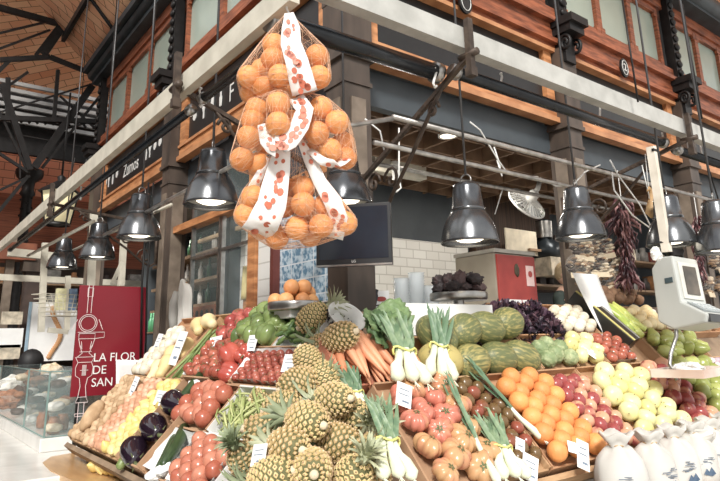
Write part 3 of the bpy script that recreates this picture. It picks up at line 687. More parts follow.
fill(gar, 'R', 3.97, 4.49, .0, .55, .036, 'purplish garlic bulb in the crate at the far right edge', 'purplish garlic bulbs', 1, .02, 90)
# --- row 2, right side
crate('R', .52, 1.02, .575, .845, 'cardboard crate holding the row of carrots', m=mat('reddish_cardboard', (196,120,90), .75, c2=(172,100,74), scale=8))
random.seed(5)
car = []
for k in range(3):
    mb = MB(); b = rnd(-.012,.012); L_ = .29
    mb.tube([(0,L_*.5+.004,0),(0,L_*.5,0),(b*.3,L_*.3,0),(b,0,0),(b*.4,-L_*.3,0),(0,-L_*.5,0)], [.009,.023,.026,.021,.013,.003], 12); car.append(single('carrot', mb, carrot_m, 'carrot'))
for i in range(26):
    u = .56+.42*((i*.618) % 1); M = slope('R', u, .71+rnd(-.02,.02), .04+.034*(i//9)) @ Rm('Z', rnd(-16,16)) @ Rm('Y', rnd(0,360))
    random.choice(car).put(M, 'orange carrot lying in the crate above the big tomatoes', 'carrots')
crate('R', 1.07, 1.98, .575, .845, 'long crate of striped green and yellow melons', m=plyw)
mk = [single('melon', MB().ball((0,0,0), .098, 20, 14, sc=(1,1,1.32), fn=lump(.03, 2, s)), mel_m, 'melon') for s in (1, 2)]
for k, (u, v, nn, rz) in enumerate([(1.17,.66,.06,70),(1.38,.64,.06,95),(1.61,.65,.06,80),(1.83,.66,.05,60),(1.22,.80,.10,20),(1.42,.81,.12,110),(1.62,.83,.12,75),(1.83,.86,.13,100)]):
    random.choice(mk).put(slope('R', u, v, nn+.03) @ Rm('Z', rz) @ Rm('X', 90) @ Rm('Z', rnd(0,360)), 'large green and yellow melon with streaked rind in the long crate', 'striped melons')
crate('R', 1.99, 2.335, .575, .845, 'crate of knobbly pale green fruit above the oranges', m=plyw2)
ch = [k_lump('custard_apple', 'fruit', .055, (1,1,.95), cher_m, .14, 5, s, (20,14)) for s in (1, 2)]
fill(ch, 'R', 2.0, 2.325, .58, .79, .050, 'knobbly pale green fruit in the crate between melons and pale apples', 'knobbly green fruit', 1, .01, 90, .1)
crate('R', 2.345, 2.70, .575, .845, 'crate of whitish yellow apples above the red apples', m=plyw)
fill([k_apple(.052, app_y)], 'R', 2.35, 2.69, .58, .83, .050, 'whitish yellow apple in the upper crate below the pale bulbs', 'whitish apples in the upper crate', 2, 0, 70)
crate('R', 2.71, 3.06, .575, .845, 'crate of small round red tomatoes right of the whitish apples', m=plyw, liner=white_p)
fill([k_tomato(.037, tomr_m, n=(12,8))], 'R', 2.72, 3.05, .58, .84, .037, 'small round red tomato in the paper lined crate above the yellow apples', 'round red tomatoes on the right side', 2, 0, 80)
crate('R', 3.07, 3.42, .575, .845, 'empty brown cardboard crate beside the round red tomatoes', m=card)
crate('R', 3.43, 4.2, .575, .845, 'crate of green pears behind the weighing tray', m=plyw)
pear = [single('pear', MB().lathe([(.001,-.05),(.03,-.046),(.05,-.015),(.046,.015),(.03,.045),(.02,.07),(.001,.078)], 16), app_g, 'pear')]
fill(pear, 'R', 3.44, 4.19, .58, .84, .05, 'green pear in the crate behind the weighing tray', 'green pears', 1, .01, 80)
# --- row 3, right side
crate('R', 1.94, 2.50, .855, 1.13, 'crate overflowing with dark purple lettuce', m=plyw2)
crate('R', 2.51, 2.95, .855, 1.13, 'crate of pale round bulbs beside the purple lettuce', m=plyw2)
on = [k_lump('onion_bulb', 'onion', .04, (1,1,.92), onion_w, .06, 1.5, s, (14,9)) for s in (1, 2)]
fill(on, 'R', 2.52, 2.94, .86, 1.11, .040, 'pale round bulb in the crate beside the purple lettuce', 'pale bulbs beside the lettuce', 2, 0, 70)
crate('R', 3.20, 3.55, .855, 1.13, 'crate of yellow green peppers under the dried mushroom bags', m=plyw)
crate('R', 3.56, 3.95, .855, 1.13, 'crate of pale yellow turnips left of the electronic scale', m=plyw)
crate('R', 3.96, 4.42, .855, 1.13, 'crate of dark and white mushrooms under the electronic scale', m=plyw2)
crate('R', 4.43, 4.95, .855, 1.13, 'crate of pale brown roots at the right edge', m=plyw2)
def bell(r, n=4, seed=0):
    def f(d):
        an = math.atan2(d.y, d.x); s = math.hypot(d.x, d.y)
        return (1+.24*s*abs(math.cos(n*an/2+seed))-.12)*(1-.28*math.exp(-((1-d.z)/.12)))
    return f
def k_pepper(r, m, name='bell_pepper', tall=1.15, n=4):
    t = thing(name, 'x', 'pepper'); MB().ball((0,0,0), r*1.08, 32, 16, sc=(1,1,tall), fn=bell(r, n)).build('flesh', m, t)
    MB().tube([(0,0,r*tall*.68),(0,0,r*tall*.9),(r*.15,0,r*tall*1.15)], [r*.16,r*.09,r*.08], 7).build('stalk', stem_g, t); return Kind(t)
ygp = mat('yellow_green_pepper_skin', (196,206,100), .3, c2=(160,180,76), scale=5, rnd=.7)
fill([single('long_pepper', MB().tube([(0,0,-.11),(.01,0,-.05),(0,0,.03),(0,0,.1),(0,0,.105)], [.006,.022,.034,.032,.01], 10), ygp, 'pepper')], 'R', 3.21, 3.54, .86, 1.12, .040, 'long yellow green pepper below the hanging mushroom bags', 'yellow green peppers', 2, 0, 30, zr=(-30,30))
fill([k_lump('turnip', 'turnip', .048, (1,1,.9), squash_m, .08, 2, 3)], 'R', 3.57, 3.94, .86, 1.12, .045, 'pale yellow turnip in the crate left of the scale', 'pale yellow turnips', 2, 0, 70)
mush = [single('mushroom', MB().lathe([(.001,-.02),(.012,-.02),(.013,.0),(.035,.0),(.033,.018),(.02,.03),(.001,.034)], 12), mm, 'mushroom') for mm in (mush_m, mat('dark_mushroom_cap', (96,80,68), .6, c2=(70,58,48), scale=9))]
fill(mush, 'R', 3.97, 4.41, .86, 1.12, .033, 'mushroom with white or dark cap in the crate below the scale', 'mushrooms below the scale', 1, .05, 60)
fill([k_lump('root_vegetable', 'root', .035, (1,1,1.4), mat('pale_brown_root_skin', (214,176,140), .7, c2=(190,150,112), scale=10, rnd=.6), .15, 2, 4)], 'R', 4.44, 4.94, .86, 1.12, .036, 'pale brown root in the crate at the right edge of the photo', 'pale brown roots', 1, .05, 90)
fill([k_lump('brown_potato', 'potato', .045, (1,.9,1.2), kiwi_m, .14, 1.6, 6)], 'R', 3.3, 4.0, 1.17, 1.36, .045, 'round brown potato heaped behind the yellow green peppers', 'brown potatoes at the back', 1, -.03, 90)
# --- row 1, left side
crate('L', 2.36, 2.84, .0, .54, 'crate of small tan potatoes at the far left end', m=plyw)
fill([k_lump('potato', 'potato', .029, (1,.9,1.25), potato_m, .13, 1.6, s) for s in (1,2,3)], 'L', 2.37, 2.83, .005, .53, .030, 'small tan potato in the leftmost crate', 'tan potatoes', 1, .03, 90, .15)
k_lump('sweet_potato', 'potato', .06, (1,.9,2.1), potato_m, .1, 1.6, 9).put(slope('L', 2.58, .17, .115) @ Rm('Z', 30) @ Rm('X', 90), 'large long tan sweet potato lying on the small potatoes')
crate('L', 2.02, 2.35, .0, .54, 'crate of pinkish shallots between potatoes and lemons', m=plyw)
fill([k_lump('shallot', 'shallot', .029, (1,1,1.2), shal_m, .1, 1.6, s) for s in (1,2)], 'L', 2.03, 2.34, .005, .53, .029, 'pinkish shallot in the crate beside the lemons', 'pinkish shallots', 1, .03, 90, .15)
crate('L', 1.68, 2.01, .0, .54, 'crate of yellow lemons beside the aubergines', m=plyw)
lem = single('lemon', MB().lathe([(.001,-.047),(.008,-.042),(.018,-.032),(.031,-.012),(.033,0),(.031,.012),(.018,.032),(.007,.043),(.001,.048)], 14), lemon_m, 'lemon')
fill([lem], 'L', 1.69, 2.00, .005, .53, .0315, 'yellow lemon in the crate beside the aubergines', 'yellow lemons in the crate', 2, .005, 90, .08)
crate('L', 1.30, 1.67, .0, .54, 'crate of shiny black aubergines', m=card, h=.12)
def k_egg():
    t = thing('aubergine', 'x', 'aubergine'); MB().lathe([(.001,-.11),(.03,-.105),(.056,-.08),(.066,-.04),(.06,.01),(.046,.06),(.032,.09),(.015,.10),(.001,.10)], 24).build('flesh', egg_m, t)
    mb = calyx(.06, stem_g, 5, .8, 1.5); mb.tube([(0,0,.09),(0,0,.12),(.01,0,.14)], .009, 6); mb.build('calyx', stem_g, t); return Kind(t)
eg = k_egg()
for u, v, nn, rz, l in [(1.54,.06,.07,70,'lowest glossy black aubergine beside the white paper'),(1.53,.21,.08,78,'middle glossy black aubergine between the other two'),(1.50,.37,.09,84,'topmost glossy black aubergine of the three')]:
    eg.put(slope('L', u, v, nn) @ Rm('Z', rz) @ Rm('X', 90) @ Matrix.Scale(1.15, 4), l)
single('courgette', MB().tube([(0,0,-.12),(0,0,-.11),(.012,0,-.04),(.014,0,.04),(0,0,.11),(0,0,.12)], [.008,.026,.030,.029,.022,.008], 12), mat('pale_green_courgette_skin', (150,164,96), .4, c2=(110,130,66), scale=18), 'courgette').put(slope('L', 1.64, .06, .07) @ Rm('Z', 35) @ Rm('X', 90), 'pale green courgette lying left of the lowest aubergine')
crate('L', .98, 1.29, .0, .26, 'low crate with dark courgettes on white paper', m=card, liner=white_p)
zk = single('courgette', MB().tube([(0,0,-.15),(0,0,-.14),(.015,0,-.05),(.016,0,.05),(0,0,.13),(0,0,.15)], [.008,.028,.031,.030,.022,.012], 14), zuc_m, 'courgette')
zk.put(slope('L', 1.16, .16, .07) @ Rm('Z', 40) @ Rm('X', 84), 'dark green courgette lying on white paper left of the lower tomatoes')
zk.put(slope('L', 1.22, .12, .05) @ Rm('Z', 38) @ Rm('X', 88), 'dark green courgette beneath another in the paper lined crate')
zk.put(slope('L', 1.50, .45, .09) @ Rm('Z', 20) @ Rm('X', 84), 'dark green courgette standing in the gap above the aubergines')
crate('L', .55, .97, -.01, .26, 'lower paper lined crate of red tomatoes left of the pineapples', m=white_pl, liner=white_p)
lt = [k_tomato(.045, tom_m, flat=1.12, stem=False), k_tomato(.046, tom_m, flat=1.05, stem=False)]
fill([k_tomato(.040, tom_m, flat=1.1, stem=False)], 'L', .56, .96, -.005, .25, .037, 'red oval tomato in the lower paper lined crate', 'tomatoes in the lower left crate', 2, .0, 90)
crate('L', .99, 1.46, .275, .54, 'cardboard crate of large oval tomatoes above the courgettes', m=card)
fill(lt, 'L', 1.0, 1.40, .28, .53, .045, 'large oval red tomato in the cardboard crate above the courgettes', 'large oval tomatoes', 2, 0, 90)
crate('L', .60, .98, .275, .54, 'white box of pale green bean pods beside the pineapples', m=white_pl)
bn = [single('bean_pod', MB().tube([(0,-.085,0),(0,-.05,.004+b),(0,0,.006+b*2),(0,.05,.003+b),(0,.085,0)], [.002,.007,.008,.007,.002], 6, M=Matrix.Diagonal((1,1,.6,1))), bean_m, 'bean') for b in (0,.006,.012)]
for i in range(110):
    random.choice(bn).put(slope('L', rnd(.66,.92), rnd(.32,.50), .02+i*.0006) @ Rm('Z', random.choice((55,70,-30,80))+rnd(-25,25)) @ Rm('Y', rnd(0,360)), 'pale green bean pod in the white box', 'bean pods')
# --- row 2, left side
crate('L', 2.50, 2.80, .56, 1.10, 'crate of white onions below the red plastic banner', m=plyw2)
fill(on, 'L', 2.51, 2.76, .565, 1.0, .030, 'white onion heaped in the crate beside the red banner', 'white onions', 2, 0, 70)
crate('L', 2.10, 2.49, .56, 1.10, 'orange wood crate of cream squash', m=plyw2)
bs_ = single('butternut_squash', MB().lathe([(.001,-.09),(.035,-.085),(.058,-.05),(.056,-.015),(.038,.02),(.034,.07),(.03,.1),(.012,.11),(.001,.11)], 18), squash_m, 'squash')
for u, v, nn, rz in [(2.28,.99,.08,60),(2.15,1.03,.08,75),(2.33,.72,.07,20),(2.2,.8,.07,40),(2.36,.6,.06,25),(2.24,.64,.07,30)]:
    bs_.put(slope('L', u, v, nn) @ Rm('Z', rz) @ Rm('X', 90), 'cream coloured squash in the orange wood crate', 'cream squash')
crate('L', 1.84, 2.09, .56, 1.10, 'narrow crate of green asparagus left of the vine tomatoes', m=plyw)
ap = single('asparagus_spear', MB().tube([(0,-.11,0),(0,.0,0),(0,.07,0),(0,.09,0),(0,.12,0)], [.008,.0085,.009,.011,.002], 8), mat('asparagus_green', (140,160,84), .5, c2=(104,124,62), scale=10, rnd=.6), 'asparagus')
for i in range(26): ap.put(slope('L', rnd(1.87,2.06), .68+.13*(i%2)+rnd(-.05,.12), .02+i*.0022) @ Rm('Z', rnd(-14,14)), 'green asparagus spear in the narrow crate', 'asparagus spears')
crate('L', 1.17, 1.83, .56, .86, 'wide paper lined crate of vine tomatoes', m=plyw, liner=white_p)
vt_ = [k_tomato(.037, tomr_m)]
fill(vt_, 'L', 1.30, 1.82, .57, .85, .037, 'red vine tomato with green calyx in the wide crate', 'vine tomatoes on the left side', 2, .01, 60)
rp_ = k_pepper(.058, rpep_m, tall=1.2)
for u, v, nn in ((1.24,.62,.06),(1.20,.74,.07),(1.28,.70,.12)): rp_.put(slope('L', u, v, nn) @ tilt(60), 'shiny red bell pepper beside the cherry tomatoes', 'red bell peppers')
crate('L', .60, 1.16, .56, .80, 'cardboard crate of tiny cherry tomatoes', m=card, liner=white_p)
fill([k_tomato(.023, mat('cherry_tomato_skin', (186,98,80), .22, c2=(160,74,60), scale=4, rnd=.6), n=(12,8))], 'L', .62, 1.14, .565, .78, .0235, 'tiny cherry tomato in the cardboard crate under the green peppers', 'cherry tomatoes', 2, .02, 80)
crate('L', 1.50, 1.83, .87, 1.12, 'crate of round red tomatoes left of the green peppers', m=card)
fill([k_tomato(.045, mat('deep_pink_tomato_skin', (194,96,84), .22, c2=(166,68,62), scale=4, rnd=.5))], 'L', 1.50, 1.80, .85, 1.11, .045, 'round deep pink tomato left of the green bell peppers', 'deep pink tomatoes', 2, 0, 70)
crate('L', 1.02, 1.49, .81, 1.12, 'open cardboard crate of green bell peppers', m=card)
fill([k_pepper(.055, gpep_m)], 'L', 1.03, 1.48, .82, 1.10, .052, 'green bell pepper in the crate below the blue tiles', 'green bell peppers', 2, 0, 90)
crate('L', .66, 1.01, .81, 1.12, 'white box of small green peppers next to the pineapples', m=white_pl)
pk = [single('small_green_pepper', MB().tube([(0,-.035,0),(0,-.02,.002),(0,.01,0),(0,.03,0),(0,.045,.004)], [.003,.011,.014,.011,.003], 8), pad_m, 'pepper')]
for i in range(120): pk[0].put(slope('L', rnd(.70,.97), rnd(.85,1.07), .02+i*.0007) @ Rm('Z', rnd(0,360)) @ Rm('X', rnd(-25,25)), 'small green pepper in the white box beside the pineapples', 'small green peppers')
# ================================================================== PINEAPPLES HEAPED ON THE CORNER
pines = [k_pineapple(1), k_pineapple(2, .225, .084, 1.3), k_pineapple(3, .19, .086, .8)]
random.seed(11)
def frame(P, zdir, roll=0.):
    z = zdir.normalized(); x = z.orthogonal().normalized(); y = z.cross(x); m = Matrix((x, y, z)).transposed().to_4x4(); m.translation = P
    return m @ Matrix.Rotation(roll, 4, 'Z')
def heap_point(x, y, off):
    hx = 282+ (541-y)*.21
    side = 'L' if x < hx else 'R'; u, v = on_slope(side, x, y, off); return slope(side, u, v, off).translation
def pine(k, x, y, off, ang, tow, label, sc=1.):
    a = math.radians(ang); rr_ = ray(x, y).normalized(); d = (cr*math.cos(a) + cu*math.sin(a))*max(.25, 1-abs(tow)*.8) - rr_*tow*1.2
    pines[k].put(frame(heap_point(x, y, off*.85), d, rnd(0, 6)) @ Matrix.Scale(sc*.88, 4), label)
for p in [(0,313,318,.12,35,-.2,'topmost pineapple, upright beside the small green peppers'),(1,340,337,.15,200,-.35,'pale pineapple with crown spreading right below the corner column',1.0),
 (2,308,361,.12,-60,.2,'pineapple whose crown hangs down toward the carrots',.9),(0,298,384,.12,20,-.3,'pineapple beside the price card of the cherry tomatoes'),
 (1,333,400,.17,185,-.45,'pineapple showing its pale cut stalk to the right of the heap centre'),(2,283,408,.12,10,-.15,'yellow green pineapple touching the bean box'),
 (0,307,421,.17,165,-.5,'pineapple in the middle of the heap showing its round stalk end'),(1,267,432,.13,-8,-.15,'pineapple lying sideways over the bean box'),
 (2,288,448,.18,170,-.55,'pineapple below the sideways one with stalk end facing out'),(0,338,443,.17,-15,.3,'large pineapple lying with its stalk end to the left'),
 (1,312,469,.20,110,-1.0,'pineapple at the bottom centre with its stalk end facing the viewer'),(2,245,460,.15,125,.3,'pineapple with a pale sticker at the left foot of the heap',.9),
 (0,272,478,.17,200,-.2,'pineapple cut by the bottom edge next to the lower tomatoes'),(2,372,452,.12,150,-.8,'pineapple beneath the spring onion bunch'),
 (2,352,478,.18,60,.2,'pineapple at the bottom edge left of the spring onion bunch'),
 (1,352,415,.10,-20,.6,'pineapple half buried behind the large central ones'),(2,372,478,.12,-80,.2,'pineapple at the bottom edge under the white bulbs'),
 (0,325,380,.07,-70,.3,'pineapple deep in the heap below the carrots',.95),(1,290,472,.08,200,.1,'pineapple deep at the bottom of the heap'),(2,262,398,.04,10,-.3,'small pineapple behind the bean box',.7),
(1,322,345,.04,10,.1,'pineapple deep in the heap under the pale top one',.8),(2,330,425,.06,120,.1,'pineapple buried in the centre of the heap',.9),(0,365,440,.05,70,.0,'pineapple buried beside the tomato crate wall',.9)]:
    pine(*p[:6], p[6], *(p[7:]))
# ================================================================== LEEKS, ONIONS, GREENS
def frame2(P, ydir, ndir):
    y = ydir.normalized(); x = y.cross(ndir).normalized(); z = x.cross(y); m = Matrix((x, y, z)).transposed().to_4x4(); m.translation = P; return m
def lay(kind, side, x, y, off, x2, y2, label, sc=1., lift=0.):
    """base of the bunch at one pixel of the slope, pointing toward another"""
    u, v = on_slope(side, x, y, off); P = slope(side, u, v, off).translation
    u, v = on_slope(side, x2, y2, off+lift); Q = slope(side, u, v, off+lift).translation; n_ = slope(side, 0, 0).col[2].to_3d()
    kind.put(frame2(P, Q-P, n_) @ Matrix.Scale(sc, 4), label)
lk3 = k_leeks(3, .34, seed=2, spread=.38, bulb=.030); lk2 = k_leeks(3, .30, seed=4, spread=.42, bulb=.032); lk1 = k_leeks(1, .5, seed=6, spread=.08, bulb=.022)
lay(lk3, 'R', 398, 474, .24, 372, 402, 'spring onion bunch tied with yellow between the pineapples and the big tomatoes', .95)
lay(lk2, 'R', 515, 474, .12, 470, 395, 'spring onion bunch tied with yellow over the dark brownish tomatoes', 1.0)
lay(lk1, 'R', 497, 479, .13, 456, 408, 'single leek lying along the edge of the big tomato crate', 1.0)
lay(lk1, 'R', 540, 436, .10, 480, 382, 'single leek lying against the oranges', .95)
lay(lk2, 'R', 412, 378, .16, 394, 325, 'tied leek bunch with fat white bulbs right of the carrots', 1.15, .05)
lay(lk3, 'R', 442, 374, .14, 434, 318, 'tied leek bunch standing in front of the melons', 1.05, .1)
lay(lk2, 'R', 362, 412, .08, 350, 385, 'bunch of white bulbs beside the pineapples under the carrot crate', .8)
# broad leafy green head
def k_greens():
    t = thing('leafy_green_head', 'x', 'cabbage')
    s = MB()
    for i in range(10): a = i*.63; s.tube([(0,0,0),(.03*math.cos(a),.12,.03*math.sin(a)+.02),(.075*math.cos(a),.26,.05*math.sin(a)+.03)], [.016,.012,.006], 6)
    s.build('pale_stalks', leek_w, t)
    for i in range(9):
        a = i*.7; c = Vector((.11*math.cos(a), .29+.05*math.sin(i*2.1), .05+.05*math.sin(a)))
        def f(u, v, c=c, a=a, i=i):
            x = (u-.5)*.22; y = (v-.5)*.2; k = noise.noise(Vector((u*5, v*5, i)))*.03 + .012*math.sin(u*20+i)*abs(v-.5)*2
            w = math.sqrt(max(.05, 1-((u-.5)*1.8)**2))
            return tuple(c + Vector((x, y*w, k - .25*(x*x+y*y)*4 + .5*x*math.cos(a))))
        g = MB().grid(f, 12, 12); g.build('leaf', kale_m, t, solid=.003)
    return Kind(t)
gk = k_greens(); lay(gk, 'R', 410, 366, .08, 388, 335, 'broad crinkled dark green leafy head above the leek bunches', .8, .04)
# purple lettuce: ruffled heads
def k_lettuce(seed, r=.085):
    random.seed(seed); mb = MB()
    for i in range(26):
        th = i*2.4; ph = math.acos(1-(i+.5)/26*1.25) if (i+.5)/26*1.25 < 2 else 1; d = Vector((math.sin(ph)*math.cos(th), math.sin(ph)*math.sin(th), math.cos(ph)))
        sx = d.orthogonal().normalized(); sx.rotate(Matrix.Rotation(rnd(0, 6), 3, d)); sy = d.cross(sx)
        def f(u, v, d=d, sx=sx, sy=sy, i=i):
            e = v; w = (.35+.65*e)*r*.75
            return tuple(d*r*(.25+.85*e) + sx*(u-.5)*2*w*.7 + sy*(r*.28*math.sin(u*11+i)*e**2 + r*.3*e*e) + d*r*.12*math.sin(u*17+i*2)*e)
        mb.grid(f, 9, 4, mi=1 if i % 4 == 0 else 0)
    return Kind(tag(mb.build('purple_lettuce', [purp_m, mat('reddish_lettuce_leaf', (128,92,104), .45, c2=(84,56,66), scale=14)]), 'x', 'lettuce'))
lt_ = [k_lettuce(1), k_lettuce(2, .095)]
random.seed(3)
for i in range(16): lt_[i % 2].put(slope('R', 2.0+.145*(i % 4)+rnd(-.02,.02), .89+.065*(i//4), .02+rnd(0,.02)) @ tilt(50) @ Matrix.Scale(.82, 4), 'head of dark purple ruffled lettuce in the crate above the melons', 'purple lettuces in the crate')
for k, (x, y) in enumerate([(457,333),(470,332)]):
    u, v = on_slope('R', x, y, .1); lt_[k].put(slope('R', u, v, .08) @ Matrix.Scale(.8, 4), ['purple lettuce on the white paper, left one above the melons', 'purple lettuce on the white paper, right one above the melons'][k])
def sheet(name, corners, m, label, cat, bend=0., nx=8, ny=6, th=.003):
    a, b, c, d = [Vector(p) for p in corners]; nrm = (b-a).cross(d-a).normalized()
    mb = MB(); mb.grid(lambda u, v: tuple(a.lerp(b, u).lerp(d.lerp(c, u), v) - a + nrm*bend*math.sin(PI*u)*math.sin(PI*v)), nx, ny)
    return tag(mb.build(name, m, M=T(a), solid=th), label, cat)
def SR(x, y, off): u, v = on_slope('R', x, y, off); return slope('R', u, v, off).translation
def SL(x, y, off): u, v = on_slope('L', x, y, off); return slope('L', u, v, off).translation
tag(MB().bb(1.12, 1.92, .66, .675, 1.62, 1.80).build('white_board', white_p), 'large white paper board standing behind the leeks and small lettuces', 'board')
# fan-shaped perforated basket
t = thing('plastic_basket', 'white perforated plastic basket behind the carrots', 'basket', slope('R', .70, .95, .05))
MB().lathe([(.07,0),(.085,.04),(.10,.075),(.105,.08)], 26).build('basket_wall', white_pl, t, solid=.004); MB().lathe([(.001,.0),(.07,.0)], 26).build('basket_floor', white_pl, t)
mb = MB()
for j in range(3):
    for i in range(20): a = i*PI/10+j*.15; r_ = .077+.012*j; mb.box((r_*math.cos(a), r_*math.sin(a), .015+j*.022), (.008,.008,.01), None)
mb.build('slots', ink, t)
# ================================================================== PRICE CARDS
paleink = mat('pale_blue_ink', (120,136,156), .6)
def card_(side, x, y, off, w, h, rz, label, tx='', tiltx=25, ptx=0):
    u, v = on_slope(side, x, y, off); w *= 1.1; h *= 1.05; t = thing('price_card', label, 'price card', slope(side, u, v, off) @ Rm('Z', rz if side == 'R' else rz+75) @ Rm('X', tiltx) @ Rm('Y', 8))
    MB().bb(-w/2, w/2, -h/2, h/2, -.0015, .0015).build('card', white_p, t)
    for q_ in ((-w*.3, w*.3, h*.2, h*.24), (-w*.36, w*.3, -.01*h, .03*h), (-w*.1, w*.34, -.32*h, -.24*h)): MB().bb(*q_, .0016, .0025).build('printed_line', paleink, t)
for a in [('R',404,395,.15,.075,.10,-25,'price card standing in the big ribbed tomatoes'),('R',583,455,.14,.07,.13,-30,'price card lying over the lowest oranges',),('R',575,448,.15,.09,.05,-20,'crumpled white label just above the card on the oranges'),
 ('R',530,468,.10,.08,.11,-35,'price card in the dark brownish tomatoes near the white leek roots'),('R',612,436,.10,.07,.05,-10,'small white label between the apples and the cloth sacks'),
 ('R',590,352,.12,.09,.045,-45,'white label between whitish apples and round red tomatoes'),('R',552,388,.07,.17,.06,0,'white paper strip at the top of the wide orange crate'),
 ('L',215,343,.10,.10,.08,-60,'white price card above the vine tomatoes'),('L',252,343,.12,.07,.085,-70,'white price card in front of the green bell peppers'),('L',290,363,.12,.09,.08,-70,'price card above the cherry tomatoes'),
 ('L',178,348,.12,.10,.22,-78,'long white price card on the cream squash'),('L',158,342,.12,.07,.12,-78,'white card on the upper edge of the squash crate'),('L',134,386,.10,.07,.12,-80,'white price card at the top of the tan potatoes'),
 ('L',192,391,.08,.09,.12,-60,'white paper sheet beside the large oval tomatoes'),('L',160,398,.12,.10,.08,-75,'white folded paper above the topmost aubergine'),('L',259,455,.22,.06,.07,-60,'pale square sticker card on the left foot pineapple'),
 ('R',700,375,.10,.14,.06,0,'white price strip before the green apples at the right edge'),('R',520,452,.09,.05,.12,-30,'white plastic strip in front of the oranges crate')]: card_(*a)
def crumple(name, P, r, label, m=white_p, cat='paper', sc=(1,1,.6), seed=0):
    mb = MB(); mb.ball((0,0,0), r, 14, 9, sc=sc, fn=lambda d: 1+.35*noise.noise(d*2.6+Vector((seed,0,0)))+.15*noise.noise(d*7+Vector((seed,0,0)))); 
    for i in range(len(mb.sm)): mb.sm[i] = False
    return tag(mb.build(name, m, M=T(P)), label, cat)
crumple('crumpled_paper', SL(157,476,.05), .05, 'crumpled white paper below the aubergines', seed=3)
crumple('crumpled_paper', SL(166,470,.06), .05, 'crumpled white paper beside the dark courgettes', seed=5)
# ================================================================== NET BAGS OF ORANGES
film = glass_mat('fine_orange_netting', (240,186,150), .045, .6)
net_m = mat('net_thread', (238,190,152), .5)
band_m = mat('white_printed_band', (244,240,236), .45, c2=(234,228,224), scale=6)
dot_m = mat('orange_red_print', (222,112,80), .5)
OR = .0495
bagA = [(274,45,.02),(273,59,0),(280,76,-.06),(249,77,0),(264,88,.0),(252,93,.05),(265,97,.08),(262,70,.10),(290,62,.10),(285,92,.08),(317,56,.04),(319,77,.0),(305,66,.10),(300,82,.12)]
bagB = [(278,104,-.10),(278,124,-.14),(257,109,.0),(253,121,-.02),(249,137,-.04),(242,159,-.04),(258,164,.0),(292,122,-.02),(265,143,.04),(262,128,.06),(285,140,.05)]
bagC = [(321,108,.0),(337,122,-.03),(317,133,-.06),(330,150,-.03),(345,158,.02),(343,143,.04),(325,122,.07),(310,118,.06),(318,148,.06)]
bagD = [(253,197,-.04),(246,215,-.04),(303,188,-.02),(303,204,-.08),(325,206,-.01),(297,228,-.06),(321,226,-.08),(345,223,-.02),(277,237,-.03),(284,206,-.02),(270,181,.02),(335,210,.06),(312,212,.08),(268,215,.02),(290,190,.06),(262,228,.04),(310,235,.04)]
D0 = 2.50
def net_bag(lst, tops, label, olabel, group, bands):
    t = thing('net_bag', label, 'net bag', T(AD(tops[0][0], tops[0][1], D0)))
    o0 = t.matrix_world.translation; bm = bmesh.new()
    for x, y, dz in lst:
        P = AD(x, y, D0+dz); og.put(T(P) @ tilt(180) @ Matrix.Scale(OR/.052, 4), olabel, group)
        b2 = MB(); b2.ball(P-o0, OR*1.05, 10, 7)
        for p in b2.v: bm.verts.new(p)
    for x, y in tops:
        P = AD(x, y, D0+.03)
        for k in range(5): bm.verts.new(P-o0+Vector((.012*math.cos(k*1.26), .012*math.sin(k*1.26), 0)))
    r_ = bmesh.ops.convex_hull(bm, input=bm.verts[:]); bmesh.ops.delete(bm, geom=[v for v in bm.verts if not v.link_faces], context='VERTS')
    bmesh.ops.remove_doubles(bm, verts=bm.verts[:], dist=.017); bmesh.ops.triangulate(bm, faces=bm.faces[:])
    for _ in range(2):
        es = [e for e in bm.edges if e.calc_length() > .055]
        if es: bmesh.ops.subdivide_edges(bm, edges=es, cuts=1); bmesh.ops.triangulate(bm, faces=bm.faces[:])
    me = bpy.data.meshes.new('netting'); bm.to_mesh(me); bm.free(); me.materials.append(net_m)
    n_ = bpy.data.objects.new('netting', me); COL.objects.link(n_); n_.parent = t; w = n_.modifiers.new('w', 'WIREFRAME'); w.thickness = .0010
    me2 = me.copy(); me2.materials.clear(); me2.materials.append(film); f_ = bpy.data.objects.new('fine_netting', me2); COL.objects.link(f_); f_.parent = t
    for pts, seed in bands:
        random.seed(seed); L3 = []; ws = []
        for x, y, w_, dz in pts: L3.append(AD(x, y, D0+dz)-o0); ws.append(w_*D0/FPX/2)
        P_ = []; W_ = []                                       # smooth the line
        for i in range(len(L3)-1):
            for s in (0, .34, .67): P_.append(L3[i].lerp(L3[i+1], s)); W_.append(ws[i]+(ws[i+1]-ws[i])*s)
        P_.append(L3[-1]); W_.append(ws[-1]); mb = MB(); mb.leaf(P_, W_, cr, fold=-.12); b = mb.build('printed_band', band_m, t, solid=.002); part(b, 'white band printed with orange spots')
        for i in range(len(P_)-1):
            for q in (1, 2) if W_[i] > .03 else (1,):
                if random.random() < .30: continue
                tt = (P_[i+1]-P_[i]).normalized(); side = (cr - tt*cr.dot(tt)).normalized(); nn = side.cross(tt); nn = nn if nn.dot(cf) < 0 else -nn
                c = P_[i].lerp(P_[i+1], rnd(0,1)) + side*rnd(-.6,.6)*W_[i] + nn*(.006); r2 = rnd(.006,.015)*min(1, W_[i]/.03)
                MB()._add([c+(side*math.cos(k*.7)*r2+tt*math.sin(k*.7)*r2*1.2) for k in range(9)], [tuple(range(9))]).build('printed_spot', dot_m, b)
    return t
net_bag(bagA, [(288,14)], 'upper net bag of oranges hung from the corner where the two beams meet', 'orange inside the uppermost hanging net bag', 'oranges in the uppermost net bag',
  [([(289,13,9,-.02),(291,28,18,-.03),(291,44,20,-.06),(297,62,22,-.09),(301,78,24,-.09),(305,93,25,-.08)], 1)])
